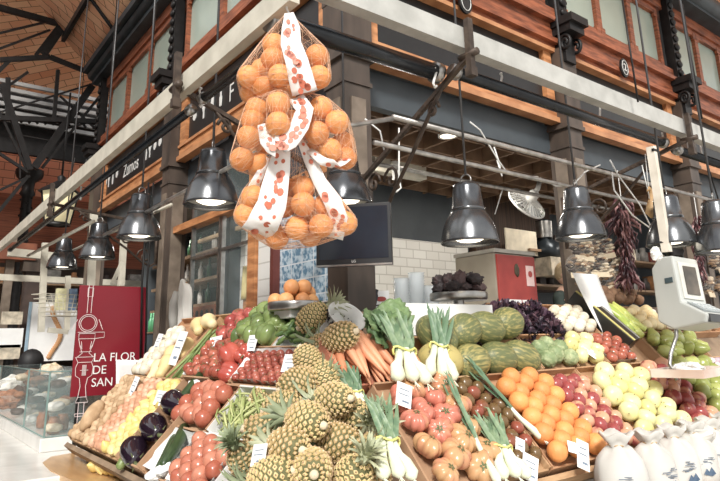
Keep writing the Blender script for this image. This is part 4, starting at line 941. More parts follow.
net_bag(bagB, [(283,84)], 'middle left net bag of oranges with a white torn band', 'orange inside the middle left hanging net bag', 'oranges in the middle left net bag',
  [([(296,98,16,-.06),(305,110,17,-.10),(300,126,18,-.14),(288,140,22,-.16),(276,146,22,-.17),(267,140,14,-.16),(262,124,9,-.12)], 2)])
net_bag(bagC, [(305,92)], 'middle right net bag of oranges above the metal lamp', 'orange inside the middle right hanging net bag', 'oranges in the middle right net bag',
  [([(309,150,7,-.05),(322,161,9,-.08),(338,165,10,-.07),(348,158,8,-.02)], 3)])
net_bag(bagD, [(296,140),(280,150)], 'lowest and widest net bag of oranges, banded in spotted white', 'orange inside the lowest hanging net bag', 'oranges in the lowest net bag',
  [([(283,150,15,-.08),(279,168,22,-.09),(275,188,26,-.11),(272,205,28,-.12),(264,222,30,-.12),(256,232,30,-.08)], 4), ([(300,140,6,-.04),(310,160,12,-.05),(320,182,13,-.06),(333,202,17,-.08),(339,218,17,-.07),(334,238,18,-.04)], 5), ([(268,158,5,-.02),(258,178,9,-.05),(248,196,10,-.02)], 6)])
o0 = AD(289,13,D0); tag(MB().tube([(0,.02,-.02),(.012,.02,.01),(0,.02,.03),(-.01,.0,.05),(0,-.02,.07),(.01,.04,.09)], .005, 6).build('hanging_hook', white_pl, M=T(o0)), 'white hook holding the hanging bags of oranges at the beam corner', 'hook')
# ================================================================== MONITOR
c = AD(354, 235, 3.35); M = T(c) @ Rm('Z', -47)
t = thing('hanging_monitor', 'flat black monitor hung on the corner column above the counter', 'monitor', M)
w, h = .42, .345
MB().bb(-w/2, w/2, -.02, .02, -h/2, h/2).build('casing', mat('black_plastic', (30,31,34), .4), t, bevel=.004)
part(MB().bb(-w/2+.018, w/2-.018, -.0225, -.0195, -h/2+.038, h/2-.018).build('screen', mat('dark_blue_screen', (34,42,54), .18), t), 'dark blue grey screen')
part(MB().bb(-w/2, w/2, -.023, -.019, -h/2, -h/2+.010).build('bottom_trim', chrome, t), 'silver strip along the bottom')
text('LG', .020, white_pl, t, T(0,-.0235,-h/2+.024) @ BR, 'maker_lettering')
MB().bb(-.03, .03, .02, .10, -.03, .03).build('wall_arm', iron, t)
# ================================================================== COUNTER SCALES
def counter_scale(P, R_, label):
    t = thing('weighing_scale', label, 'scale', T(P)); z0 = 1.725-P.z
    o = MB().lathe([(.001,0),(R_*.97,0),(R_,.01),(R_,.045),(R_*.98,.05)], 34).build('steel_pan', chrome, t)
    MB().lathe([(.035,z0+.05),(.035,-.0)], 14).build('pan_stem', chrome, t)
    MB().bb(-R_*.6, R_*.6, -R_*.55, R_*.55, z0, z0+.06).build('base_box', white_pl, t, bevel=.008); return t
P = AD(297,311,3.42); counter_scale(P, .165, 'round steel weighing pan holding grapefruit before the blue tiles')
gf = single('grapefruit', MB().ball((0,0,0), .046, 16, 11, sc=(1,1,.93)), grape_m, 'grapefruit')
for dx, dy, dz in [(-.09,-.03,0),(0,-.06,0),(.08,-.02,0),(-.04,.05,0),(.05,.06,0),(-.05,-.02,.075),(.035,-.02,.078),(0,.05,.07),(.10,.04,.05),(-.115,.04,0)]:
    gf.put(T(P+Vector((dx,dy,dz+.055))+cr*0) @ tilt(180), 'pinkish orange grapefruit piled on the round steel pan', 'grapefruit on the pan')
P = AD(459,305,4.0); P.z = max(P.z, 1.84); counter_scale(P, .19, 'wide round steel weighing pan heaped with dark beets')
bt_ = [k_lump('beet', 'beetroot', .042, (1,.9,1.25), beet_m, .5, 3.2, s, (20,14)) for s in (1,2,5)]
for i in range(24):
    a = i*2.4; q = .165*math.sqrt((i % 14)/14); P2 = P+Vector((q*math.cos(a), q*math.sin(a), .075+(.055 if i >= 14 else 0))); random.choice(bt_).put(T(P2) @ tilt(90), 'dark wrinkled beet on the wide round steel pan', 'dark beets on the pan')
# stacks of clear cups behind
cup = glass_mat('clear_plastic_cups', (224,232,236), .6, .2)
for k, (x, y, l) in enumerate([(402,296,'left stack of clear plastic tubs before the white tiles'),(417,296,'middle tallest stack of clear plastic tubs before the white tiles'),(431,298,'right stack of clear plastic tubs beside the beets')]):
    P = AD(x, y, 4.6); t = thing('tub_stack', l, 'tub stack', T(P.x, P.y, 1.725)); n_ = (16, 18, 13)[k]
    for i in range(n_): MB().lathe([(.05,.02*i),(.062,.02*i+.022),(.066,.02*i+.026)], 18).build('tub', cup, t)
P = AD(446,283,4.9); tag(MB().lathe([(.001,0),(.032,0),(.04,.17),(.036,.17),(.03,.01)], 16).build('purple_cup', mat('lilac_plastic', (196,150,184), .4), M=T(P.x, P.y, P.z-.12)), 'tall lilac plastic cup behind the beets', 'cup')
tag(MB().bb(-.06, .06, -.06, .06, 0, 1).build('back_counter_top', white_pl, M=Matrix.Translation((2.6, 2.55, 1.66)) @ Matrix.Diagonal((18,10,.05,1))), 'white back counter under the cups and the red machine', 'counter')
# ================================================================== RED MACHINE
c = AY(495, 248, 2.2); t = thing('juice_machine', 'big red machine cabinet with brushed steel side and papers taped on it', 'machine', T(c.x+.36, c.y+.02, c.z-.78))
MB().bb(-.36, .30, .0, AX(456,256,c.x).y-c.y, 0, .74).build('cabinet', mat('brushed_steel_cabinet', (168,158,140), .4, .4, c2=(150,140,124), scale=3), t, bevel=.01)
red_m = mat('scratched_red_panel', (176,58,50), .4, c2=(156,46,42), scale=5)
MB().bb(-.34, .29, -.02, 0, .01, .72).build('front_panel', red_m, t)
part(MB().bb(-.37, .31, -.02, AX(456,256,c.x).y-c.y+.01, .74, .78).build('top_lid', mat('steel_lid', (186,180,168), .4, .4), t), 'dull steel lid')
for a, b, l in ((-.22,-.0,'left paper'),(.02,.26,'right paper')): part(MB().bb(a, b, -.025, -.021, .03, .25).build('taped_paper', white_p, t), l+' with faint print')
stk_ = MB().bb(.12, .25, -.026, -.021, .40, .62).build('warning_sticker', mat('pinkish_sticker', (232,196,190), .5), t); MB().prism([(.035*math.cos(k*PI/8), .035*math.sin(k*PI/8)) for k in range(16)], .002, T(.185,-.028,.53) @ BR).build('red_symbol', red_m, stk_)
mb = MB(); mb.ball((-.03,-.02,.56), .07, 10, 8, sc=(.6,.2,1), fn=lambda d: 1+.4*noise.noise(d*3)); mb.build('dark_emblem', mat('dark_emblem_paint', (70,60,40), .6), t)
tag(MB().bb(-.42, .2, -.01, .01, 0, .32).build('cardboard_panel', mat('pale_card', (222,210,184), .7), M=T(AY(527,246,2.9)) @ T(0,0,-.12)), 'pale card box panel standing above the red machine', 'panel')
# desk fan
c = AY(526, 204, 2.3); t = thing('wall_fan', 'round white caged fan tilted downward above the red machine', 'fan', frame(c, Vector((.05,.80,-.55)), 0))
mb = MB()
for i in range(9):
    r = .235*(i+1)/9; mb.tube([(r*math.cos(a), r*math.sin(a), .055*(1-(r/.235)**2)) for a in [k*PI/14 for k in range(29)]], .005, 4)
for i in range(28): a = i*PI/14; mb.tube([(.03*math.cos(a), .03*math.sin(a), .056),(.14*math.cos(a+.1), .14*math.sin(a+.1), .04),(.235*math.cos(a+.2), .235*math.sin(a+.2), 0)], .0045, 4)
mb.build('front_grille', white_pl, t)
mb = MB(); mb.tube([(.237*math.cos(a), .237*math.sin(a), -.01) for a in [k*PI/16 for k in range(33)]], .012, 6)
for i in range(28): a = i*PI/14; mb.tube([(.235*math.cos(a), .235*math.sin(a), -.01),(.06*math.cos(a), .06*math.sin(a), -.08)], .0045, 4)
mb.build('rear_grille', white_pl, t)
for i in range(3):
    mb = MB(); a = i*2.09; mb.grid(lambda u, v: ((.04+.16*u)*math.cos(a+(v-.5)*.9*(.6+.4*u)), (.04+.16*u)*math.sin(a+(v-.5)*.9*(.6+.4*u)), (v-.5)*.05), 5, 4); mb.build('blade', mat('fan_blade_plastic', (200,204,206), .3), t, solid=.002)
mb = MB(); mb.lathe([(.001,-.2),(.05,-.19),(.062,-.16),(.065,-.07),(.04,-.05),(.001,-.05)], 18); mb.build('motor_housing', white_pl, t)
mb = MB(); mb.tube([(0,.0,-.15),(.10,.02,-.2),(.28,.03,-.22)], .028, 8); mb.build('mount_arm', white_pl, t)
# air curtain box
t = thing('ceiling_tube_fitting', 'long white box fitting hanging under the wooden lattice ceiling', 'fitting', T(AY(397,172,2.6)) @ Rm('Z', -2))
MB().bb(-.36, .36, -.06, .06, -.045, .045).build('housing', beam_w, t, bevel=.008); MB().bb(-.34, .34, -.075, .02, .045, .16).build('upper_tray', beam_w, t)
for x in (-.2, .25): MB().tube([(x,0,.15),(x,0,.45)], .008, 6).build('hanger_rod', white_pl, t)
part(MB().bb(-.13, -.05, -.10, -.075, -.12, .10).build('label_strip', white_pl, t), 'white hanging strip')
q = AZ(448, 136, 3.35); t = thing('recessed_lamp', 'glowing round spotlight set into the lattice ceiling', 'spotlight', T(q)); MB().lathe([(.001,0),(.07,0),(.075,.01)], 20).build('lens', bulb_m, t); MB().lathe([(.075,-.005),(.09,-.005),(.09,.06),(.075,.06)], 20).build('rim', white_pl, t)
# tube of light far right in stall
q = AY(666,186,2.6); tag(MB().tube([(0,0,-.12),(0,0,.35)], .02, 8).build('tube_lamp', mat('warm_tube', (255,228,196), .5, emit=2.2), M=T(q)), 'short vertical warm lit tube right of the white post', 'lamp')
# ================================================================== DRIED GOODS HANGING AT THE COLUMN
clear = glass_mat('clear_bag_film', (240,238,230), .10, .15)
def k_bag(seed, c1, c2):
    random.seed(seed); t = thing('dried_mushroom_bag', 'x', 'bag')
    MB().ball((0,0,0), .10, 16, 11, sc=(1,.5,.85), fn=lambda d: 1+.12*noise.noise(d*3+Vector((seed,0,0)))).build('clear_film', clear, t)
    mb = MB()
    for i in range(46):
        a = rnd(0,6.3); b = rnd(-1,1); q = rnd(.5,.9)*.093; P = Vector((q*math.cos(a)*math.sqrt(1-b*b), q*.5*math.sin(a)*math.sqrt(1-b*b), q*.85*b)); sz_ = rnd(.016,.032)
        mb.ball(P, sz_, 7, 5, sc=(1,1,.45), mi=i % 3, M=None)
    mb.build('dried_slices', [mat(c1+'x', (192,156,116), .7, c2=(120,84,60), scale=30), mat('dark_dried_slices', (64,44,42), .7), mat('pale_dried_slices', (224,206,178), .7)], t)
    mb = MB(); mb.prism([(-.075,-.02),(.075,-.02),(.075,.02),(-.075,.02)], .006, T(0,-.03,-.082) @ Rm('X', 80)); part(mb.build('paper_base', mat('cream_label_card', (226,206,172), .6), t), 'cream card label'); return Kind(t)
db = [k_bag(1,'a','b'), k_bag(2,'a','b')]
for i, (x, y, rz, l) in enumerate([(582,248,5,'topmost left clear bag of dried mushrooms on the column'),(602,246,-12,'topmost right clear bag of dried mushrooms'),(578,266,8,'middle left clear bag of dried mushrooms'),(597,264,0,'clear bag of dried mushrooms in the centre of the cluster'),(613,266,-20,'middle right clear bag of dried mushrooms'),(588,282,4,'lowest left clear bag of dried mushrooms above the white roll'),(606,277,-25,'lowest right clear bag of dried mushrooms')]):
    db[i % 2].put(T(AY(x, y, .88)) @ Rm('Y', rz) @ Rm('Z', -25) @ Matrix.Scale(1.12, 4), l)
tag(MB().tube([(0,0,0),(0,0,-.5)], .004, 5).build('string', white_pl, M=T(AY(594,228,.93))), 'thin string carrying the bags of dried mushrooms', 'string')
for i, (x, y, l) in enumerate([(712,240,'upper bag of dried goods at the right edge'),(716,262,'middle bag of dried goods at the right edge'),(706,284,'lower left bag of dried goods by the right edge'),(722,286,'lowest bag of dried goods cut by the right edge')]):
    db[i % 2].put(T(AY(x, y, .95)) @ Rm('Z', 10) @ Matrix.Scale(1.4, 4), l)
# dried chilli strings
chm = mat('dried_chilli_skin', (96,56,60), .35, c2=(58,34,40), scale=9, rnd=.6); chm2 = mat('pale_chilli_edge', (184,136,134), .4, c2=(130,84,86), scale=8)
def chilli(P0, P1, R_, n, label, seed):
    random.seed(seed); t = thing('chilli_string', label, 'chilli string', T(P0)); d = P1-P0
    MB().tube([(0,0,.25),(0,0,0), d], .004, 5).build('cord', white_pl, t)
    for h in range(3):
        mb = MB()
        for i in range(n//3):
            q = (i+rnd(0,1))/(n//3); a = rnd(0, 6.3); e = rnd(.3,1)*R_*(.75+.35*math.sin(q*7)); c0 = d*q; o_ = Vector((math.cos(a), math.sin(a), 0)); L_ = rnd(.07,.12)
            p1 = c0+o_*e*.6; p2 = p1+o_*e*.5+Vector((rnd(-.02,.02),rnd(-.02,.02),-L_*.5)); p3 = p2+o_*rnd(-.03,.03)+Vector((0,0,-L_*.6))
            mb.tube([c0, p1, p2, p3], [.002,.011,.010,.001], 5, mi=0 if rnd(0,1) < .8 else 1)
        o = mb.build('dried_chillies', [chm, chm2], t); o['kind'] = 'stuff'
chilli(AY(621,198,.75), AY(628,283,.75), .12, 330, 'long string of dried dark red chillies right of the mushroom bags', 4)
chilli(AY(697,216,.8), AY(700,276,.8), .085, 170, 'string of dried red chillies right of the electronic scale', 5)
# ginger coloured gourd hanging
t = thing('hanging_gourd', 'crooked tan gourd hanging beside the white post', 'gourd', T(AY(651,205,.2)))
MB().tube([(-.03,0,.10),(-.0,0,.13),(.03,0,.10),(.025,0,.05),(.0,0,-.01),(-.015,0,-.06),(-.01,0,-.10)], [.006,.014,.02,.024,.034,.04,.01], 10).build('body', mat('tan_gourd_skin', (206,166,112), .6, c2=(176,132,84), scale=9), t)
MB().tube([(.0,0,.13),(0.02,0,.4)], .003, 4).build('string', white_pl, t)
# ================================================================== POST AND ELECTRONIC SCALE
a = AY(651,147,.02); b = AY(667,252,.02); t = thing('white_post', 'white painted wooden post hanging from the iron bracket down to the scale', 'post', T(a))
mb = MB(); mb.bar((0,0,0), b-a, .055, .04); mb.build('shaft', mat('white_painted_wood', (228,220,204), .6, c2=(208,198,180), scale=6), t)
MB().box((0,-.02,-.03), (.05,.015,.02)).build('screw_plate', iron, t)
grey_s = mat('pale_grey_housing', (186,190,186), .45, c2=(176,180,176), scale=3)
c = AY(684,297,-.02); Ms = T(c) @ Rm('Z', -14) @ Rm('Y', 5) @ Rm('X', -4)
t = thing('electronic_scale', 'pale grey hanging electronic scale with slanted keypad and tall screen', 'scale', Ms)
prof = [(-.20,.04),(.05,.26),(.10,.26),(.16,.0),(.10,-.17),(-.05,-.22),(-.20,-.16)]
mb = MB()
side = [(-.05,.26),(.06,.27),(.13,.20),(.13,-.16),(.02,-.22),(-.22,-.20),(-.24,-.15),(-.07,-.05)]   # (depth y, z) seen from the side
mb.prism([(y, z) for y, z in side], .24, Matrix(((0,0,1,0),(1,0,0,0),(0,1,0,0),(0,0,0,1)))); mb.build('housing', grey_s, t, bevel=.012)
fr_ = MB(); fr_.bb(-.09, .09, -.075, -.06, -.03, .215, Rm('X', -3)); f = fr_.build('screen_frame', mat('cream_grey_bezel', (208,208,198), .4), t); 
part(MB().bb(-.055, .06, -.082, -.074, .0, .19, Rm('X', -3)).build('screen', mat('brownish_screen', (104,94,82), .35, c2=(70,66,60), scale=9), f), 'brownish reflective screen')
mb = MB(); mb.box((0,0,0), (.19,.13,.008), T(0,-.15,-.088) @ Rm('X', 31)); kp = mb.build('keypad', mat('grey_keypad', (168,176,178), .4), t)
mb = MB()
for i in range(5):
    for j in range(3): mb.box((-.07+i*.033, -.035+j*.033, .008), (.024,.022,.006), T(0,-.15,-.088) @ Rm('X', 31))
mb.build('keys', mat('pale_keys', (206,214,216), .4), kp)
MB().box((.0,-.235,-.17), (.20,.02,.05)).build('front_lip', mat('dark_lip', (70,72,74), .4), t)
part(MB().box((-.122,-.0,.10), (.004,.06,.035)).build('side_badge', mat('slate_badge', (64,84,92), .4), t), 'small slate coloured badge')
mb = MB()
for i in range(6): mb.tube([(.05*math.cos(k*PI/7)*(1+.1*i), .02+.045*math.sin(k*PI/7), .285+.008*i) for k in range(15)], .005, 5)
mb.build('coiled_cable', iron, t)
crumple('cloth_bundle', AY(656,254,-.02), .045, 'white plastic bag knotted at the foot of the white post', white_pl, 'plastic bag', (1,.7,1), 4)
mb = MB(); q = AY(676,322,.0); mb.tube([(0,0,0),(.02,.02,-.09),(-.07,.03,-.20),(-.10,.03,-.26),(-.10,.0,-.36)], .012, 7)
t2 = thing('tray_hanger', 'bent steel hanger and pan below the electronic scale', 'weighing pan', T(q)); mb.build('hanger_arm', chrome, t2)
P = SR(690,376,.30); a_, b_, c_, d_ = [SR(x, y, .26)-q for x, y in ((655,377),(722,366),(722,384),(664,392))]
mb = MB(); mb.bb(-.22, .30, -.15, .15, 0, .006); mb.bb(-.22, .30, -.155, -.15, 0, .05); mb.bb(-.22, .30, .15, .155, 0, .05); mb.bb(-.225, -.22, -.15, .15, 0, .05); mb.bb(.30, .305, -.15, .15, 0, .05)
mb.build('pan', mat('worn_pale_pan', (216,204,192), .5, c2=(196,160,140), scale=4), t2, M=T(P-q) @ Rm('Z', 6))
crumple('crumpled_bag', P+Vector((.02,.02,.045)), .10, 'crumpled white plastic bag lying in the weighing pan', white_pl, 'plastic bag', (1.3,.9,.35), 8)
# folded white roll and black crate
def curl(u, v): a = -.3+1.5*v; return (.02+.30*(u-.5)*(1.1-.3*v)+.16*v*v, -.02-.10*math.sin(a), .22-.55*v)
tag(MB().grid(curl, 6, 14).build('paper_roll_sheet', white_p, M=T(AY(588,303,.66)), solid=.004), 'long curling white paper sheet beneath the mushroom bags', 'paper')
t = thing('black_box_lid', 'black box with a yellow stripe leaning beside the pale bulbs', 'box', slope('R', 3.04, .95, .10) @ Rm('Z', 12))
MB().bb(-.06, .09, -.26, .26, -.05, .06).build('box_body', mat('glossy_black_card', (44,44,40), .3), t, bevel=.004)
part(MB().bb(-.045, -.02, -.262, .262, .0605, .064).build('yellow_stripe', mat('pale_yellow_band', (216,206,120), .5), t), 'pale yellow stripe')
part(MB().bb(.05, .07, -.262, .262, .0605, .064).build('grey_stripe', mat('grey_band', (150,148,140), .5), t), 'thin grey stripe')
# scoop / dark awning shape behind the bags
tag(MB().prism([(-.12,-.16),(.30,.12),(.30,.16),(-.14,.12)], .02, BR).build('black_bag', mat('black_bag_film', (34,34,34), .35), M=T(AY(604,286,1.0))), 'black bag hanging behind the dried mushrooms', 'bag')
# ================================================================== CLOTH SACKS ON THE LEDGE
tag(MB().bb(1.62, 5.0, -.34, -.07, .775, .80).build('front_ledge', plyw), 'pale wooden ledge under the white cloth sacks', 'ledge')
for k, x in enumerate((1.8, 3.2, 4.6)): tag(MB().bb(x-.02, x+.02, -.3, -.26, 0, .775).build('ledge_support', wood_dk), ['first wooden leg of the ledge under the sacks','middle wooden leg of the ledge under the sacks','last wooden leg of the ledge under the sacks'][k], 'support')
cloth = mat('white_cotton_cloth', (206,203,196), .85, c2=(190,187,180), scale=4)
def k_sack(seed):
    random.seed(seed); t = thing('cloth_sack', 'x', 'sack')
    def fn(r, z, a): w = 1+.05*math.sin(a*3+seed)+.03*math.sin(a*9+z*30+seed)*(1 if z > .12 else .4)+.06*noise.noise(Vector((math.cos(a)*2, math.sin(a)*2, z*12+seed))); return (r*w, z+.008*math.sin(a*4+seed) if z > .19 else z)
    MB().lathe([(.001,.0),(.07,.0),(.088,.012),(.094,.06),(.09,.12),(.078,.165),(.05,.195),(.028,.21),(.04,.225),(.062,.25),(.056,.255),(.03,.23),(.005,.22)], 36, fn=fn).build('cloth_body', cloth, t)
    MB().tube([(.03*math.cos(a), .03*math.sin(a), .212) for a in [i*PI/8 for i in range(17)]], .004, 5).build('tie_string', mat('tan_string', (190,160,120), .7), t)
    mb = MB(); 
    for i in range(7): mb.box((rnd(-.02,.02), -.097+.006*abs(i-3)*.4, .125-i*.006-.0), (.02+.014*(i % 3), .002, .0022))
    mb.prism([(-.025,-.01),(-.01,.012),(.0,.0),(.012,.018),(.028,-.008),(.01,-.018)], .002, T(0,-.099,.065) @ BR); mb.build('blue_print', blueink, t)
    return Kind(t)
sk = [k_sack(1), k_sack(2), k_sack(3)]
for i, (x, l) in enumerate([(1.74,'nearest plump white cloth sack with crumpled neck, mostly unprinted'),(2.02,'second white cloth sack from the left end of the row'),(2.27,'third white cloth sack, blue print facing out'),(2.49,'fourth white cloth sack in the ledge row'),(2.70,'fifth white cloth sack in the ledge row'),(2.93,'sixth white cloth sack in the ledge row'),(3.18,'seventh white cloth sack near the right edge'),(3.42,'last visible white cloth sack at the right edge')]):
    sk[i % 3].put(T(x, -.215+rnd(-.01,.01), .80) @ Rm('Z', -42+rnd(-25,25)) @ Matrix.Scale(1.32 if i == 0 else 1.24, 4), l)
crumple('folded_cloth', SR(697,433,.22), .10, 'crumpled white cloth on top of the sacks at the green apples', cloth, 'cloth', (1.3,.9,.5), 2)
# ================================================================== LEFT: BANNER, COUNTER, CASE
ban = mat('wine_red_banner', (140,30,44), .22, c2=(128,26,38), scale=1.5)
Yb = 3.3; TLb, TRb, BLb = AY(80,285,Yb), AY(148,288,Yb), AY(76,390,Yb); wB, hB = TRb.x-TLb.x, TLb.z-BLb.z
t = thing('red_banner', 'wine red acrylic banner with white column drawing and shop lettering', 'banner', T(TLb.x+wB/2, Yb, TLb.z-hB/2))
MB().bb(-wB/2, wB/2, 0, .015, -hB/2-.05, hB/2).build('panel', ban, t)
for x_ in (-wB/2+.06, wB/2-.06): MB().bb(x_-.012, x_+.012, .0, .02, -t.location.z, -hB/2-.04).build('stand_leg', iron, t)
wi = mat('white_line_print', (236,214,214), .5)
for i, s_ in enumerate(('LA FLOR', 'DE', 'SAN M')): text(s_, .092, mat('white_letter', (244,240,238), .5), t, T(-wB/2+.145, -.003, -hB/2+.235-i*.095) @ BR, align='LEFT', sx=.95)
mb = MB(); xc = -wB/2+.085
def ln(pts, r=.0028): mb.tube([(xc+x, -.004, z) for x, z in pts], r, 4)
zt = hB/2
for z0, z1, w0, w1 in [(zt-.02,zt-.09,.02,.02),(zt-.38,zt-.42,.06,.06),(zt-.56,zt-.60,.07,.05),(zt-.86,zt-.90,.03,.045),(zt-.98,zt-1.0,.04,.04)]: ln([(-w0,z0),(w0,z0),(w1,z1),(-w1,z1),(-w0,z0)])
for r in (.055,.068): ln([(r*math.cos(k*PI/14), zt-.30+r*math.sin(k*PI/14)) for k in range(29)])
ln([(-.015,zt),(-.015,zt-.22)]); ln([(.015,zt),(.015,zt-.22)]); ln([(-.07,zt-.37),(.13,zt-.37),(.13,zt-.41),(.06,zt-.42)])
for s in (-1,1):
    ln([(s*.06,zt-.42),(s*.045,zt-.48),(s*.025,zt-.53),(s*.06,zt-.56)]); ln([(s*.05,zt-.60),(s*.065,zt-.64),(s*.06,zt-.70),(s*.03,zt-.72),(s*.02,zt-.78),(s*.03,zt-.86)]); ln([(s*.02,zt-.9),(s*.02,zt-1.05)]); ln([(s*.038,zt-.44),(s*.03,zt-.50),(s*.045,zt-.47)])
    for k in range(3): ln([(s*(.08+.012*k)*math.cos(.2*k), zt-.27-.02*k),(s*(.095+.01*k), zt-.30-.025*k)])
for k in range(4): ln([(-.012+.008*k, zt-.62),(-.012+.008*k, zt-.70)])
ln([(-.03,zt-.66),(.03,zt-.66)]); ln([(-.045,zt-.52),(.045,zt-.52)])
mb.build('column_drawing', wi, t)
o = sheet('white_notice', [Vector(AY(x, y, 3.285)) for x, y in ((116,395),(146,395),(146,360),(116,360))], white_p, 'white notice with a small photo covering part of the red banner', 'notice', th=.004)
q_ = AY(140,366,3.285)-AY(116,395,3.285)
o2 = MB().bb(q_.x-.035, q_.x+.035, -.012, -.006, q_.z-.04, q_.z+.03).build('small_photo', mat('orange_photo', (206,120,80), .5, c2=(70,60,60), scale=30), o)
for k, x in enumerate((142, 147)):
    p, q = AY(x, 285, 3.28), AY(x-2, 375, 3.28); tag(MB().tube([(0,0,.9),(0,0,0), q-p], .008, 6).build('banner_cable', iron, M=T(p)), ['left dark cable hanging in front of the red banner','right dark cable hanging in front of the red banner'][k], 'cable')
# counter block
cm_ = mat('white_marble', (236,234,228), .15, c2=(220,218,212), scale=2.5, dist=1.2)
t = thing('marble_counter', 'white marble counter running away at the bottom left', 'counter', T(-.15, 5.4, 0))
MB().bb(-.75, .45, -3.0, 3.4, .78, .83).build('marble_top', cm_, t, bevel=.01); MB().bb(-.7, .42, -2.95, 3.35, 0, .78).build('counter_body', white_pl, t)
bd = [( .30,1.7),(-.12,2.35),(-.17,2.75),(-.10,3.15),(.12,3.35),(.3,3.3)]
t = thing('wooden_side_board', 'varnished wooden board with rounded corner below the potatoes', 'board', T(0,0,.80)); mb = MB(); mb.prism([(.42,1.9),(-.10,1.7),(-.16,2.2),(-.19,2.6),(-.17,2.95),(-.08,3.15),(.1,3.22),(.42,3.22)], .03, T(0,0,.02)); mb.build('board', mat('honey_varnish_wood', (206,160,104), .3, c2=(186,138,84), scale=3, stretch=(6,1,1)), t)
for i, x in enumerate((.02,.045,.07,.10)): q = AZ(95+i*6.5, 466+i*1.2, .875); lem.put(T(q) @ tilt(180) @ Matrix.Scale(1.15, 4), 'pale yellow lemon lying on the varnished wooden board', 'lemons on the board')
# glass case
glc = glass_mat('pale_case_glass', (190,212,210), .12, .05); ged = mat('greenish_glass_edge', (126,156,150), .3)
t = thing('glass_display_case', 'glass display case with steel edges standing on the marble counter', 'display case', T(.02, 4.1, .83))
X0, X1, Y0_, Y1_, Zt = -.10, .30, -.66, 1.9, .58
MB().bb(X0-.03, X1, Y0_-.03, Y1_, 0, .10).build('marble_base', cm_, t, bevel=.008)
for nm, a in (('front_pane',(X0-.004,X0+.004,Y0_,Y1_,.1,Zt)),('end_pane',(X0,X1,Y0_-.004,Y0_+.004,.1,Zt)),('top_pane',(X0,X1,Y0_,Y1_,Zt,Zt+.008)),('middle_pane',(X0,X1,.2,.208,.1,Zt))): MB().bb(*a).build(nm, glc, t)
for x, y in ((X0,Y0_),(X0,.2),(X0,Y1_),(X1,Y0_),(X1,Y1_)): MB().bb(x-.006, x+.006, y-.006, y+.006, .1, Zt+.01).build('edge_post', ged, t)
for z in (.26,.43): MB().bb(X0+.02, X1-.01, Y0_+.03, Y1_-.03, z, z+.008).build('glass_shelf', glc, t)
for z in (Zt+.004, .105): MB().tube([(X0,Y1_,z),(X0,Y0_,z),(X1,Y0_,z)], .005, 5).build('edge_rail', ged, t)
food = [mat('pale_pastry', (232,214,184), .6, c2=(206,180,140), scale=20), mat('brown_crust', (176,112,70), .6, c2=(136,80,50), scale=20), mat('dark_jar_content', (88,62,50), .5), mat('white_cheese', (240,236,226), .5)]
fk = [k_lump('wrapped_food', 'food', .06, (1,1.3,.6), food[k], .25, 2, k) for k in range(4)]
random.seed(9)
for i in range(27):
    z = (.14,.30,.47)[i % 3]; fk[(i*7) % 4].put(T(.02+X0+.09+.10*((i//3) % 3), 4.1+Y0_+.15+.27*(i//3)+rnd(-.03,.03), .83+z+.015) @ Rm('Z', rnd(0,360)), 'small wrapped food portion on a shelf of the glass case', 'food in the glass case')
jar = Kind(tag(MB().lathe([(.001,0),(.045,0),(.05,.02),(.05,.09),(.038,.11),(.038,.13),(.001,.13)], 14).build('food_jar', food[1]), 'x', 'jar'))
for i, (x, y) in enumerate([(.02,3.62),(.12,3.8),(.03,4.1)]): jar.put(T(x, y, .935), ['brown jar at the near end of the glass case','brown jar behind the nearest one in the glass case','brown jar farther along the glass case'][i])
# ================================================================== WHITE COAT AND ROOM BEHIND THE LEFT GLASS
t = thing('white_coat', 'white cloth coat hanging on a hook at the left column', 'coat', T(AX(189,286,.92)) @ Matrix.Scale(1.2, 4))
def coat(u, v):
    w = .03+.075*min(1, v*5)**.5+.03*v; a = (u-.5)*2; return (-.05*math.cos(a*1.4)-.014*math.sin(u*19+v*2), -a*w+.012*math.sin(v*7), -.42*v+.05*(1-abs(a))*(1-v)-.015*math.sin(u*12)*v)
MB().grid(coat, 30, 18).build('cloth', cloth, t, solid=.006)
MB().tube([(-.05,.085,-.04),(-.06,.115,-.12),(-.055,.13,-.22),(-.05,.125,-.30)], [.03,.036,.034,.03], 10).build('sleeve', cloth, t); MB().tube([(0,0,.02),(-.03,0,.05),(-.01,0,.08)], .005, 5).build('hook', chrome, t)
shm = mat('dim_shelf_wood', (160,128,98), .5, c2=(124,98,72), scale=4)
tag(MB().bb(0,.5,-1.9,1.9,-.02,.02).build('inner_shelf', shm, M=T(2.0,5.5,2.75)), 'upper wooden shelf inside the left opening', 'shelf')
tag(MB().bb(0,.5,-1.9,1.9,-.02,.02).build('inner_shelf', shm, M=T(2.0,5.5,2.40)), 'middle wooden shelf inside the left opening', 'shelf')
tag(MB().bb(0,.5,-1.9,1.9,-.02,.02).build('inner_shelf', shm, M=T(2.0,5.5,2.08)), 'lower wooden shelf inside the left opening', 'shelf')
rack_m = mat('terracotta_bottle_rack', (176,104,72), .6, c2=(132,74,52), scale=5)
t = thing('bottle_rack', 'brick coloured bottle rack with round holes inside the left opening', 'rack', T(1.9, 5.3, 1.45)); MB().bb(0,.3,-.45,.9,0,.6).build('rack_body', rack_m, t)
mb = MB()
for i in range(9):
    for j in range(4): mb.lathe([(.001,0),(.045,0)], 12, T(-.003, -.38+i*.15, .09+j*.14) @ Rm('Y', -90))
mb.build('bottle_holes', sign_bk, t)
bo = [single('bottle', MB().lathe([(.001,0),(.035,0),(.036,.15),(.02,.19),(.014,.21),(.014,.27),(.001,.27)], 12), m_, 'bottle') for m_ in (mat('green_bottle_glass', (50,84,60), .15), mat('brown_bottle_glass', (84,56,36), .15), mat('white_carton', (220,218,210), .5), mat('bright_green_bottle', (88,176,120), .3))]
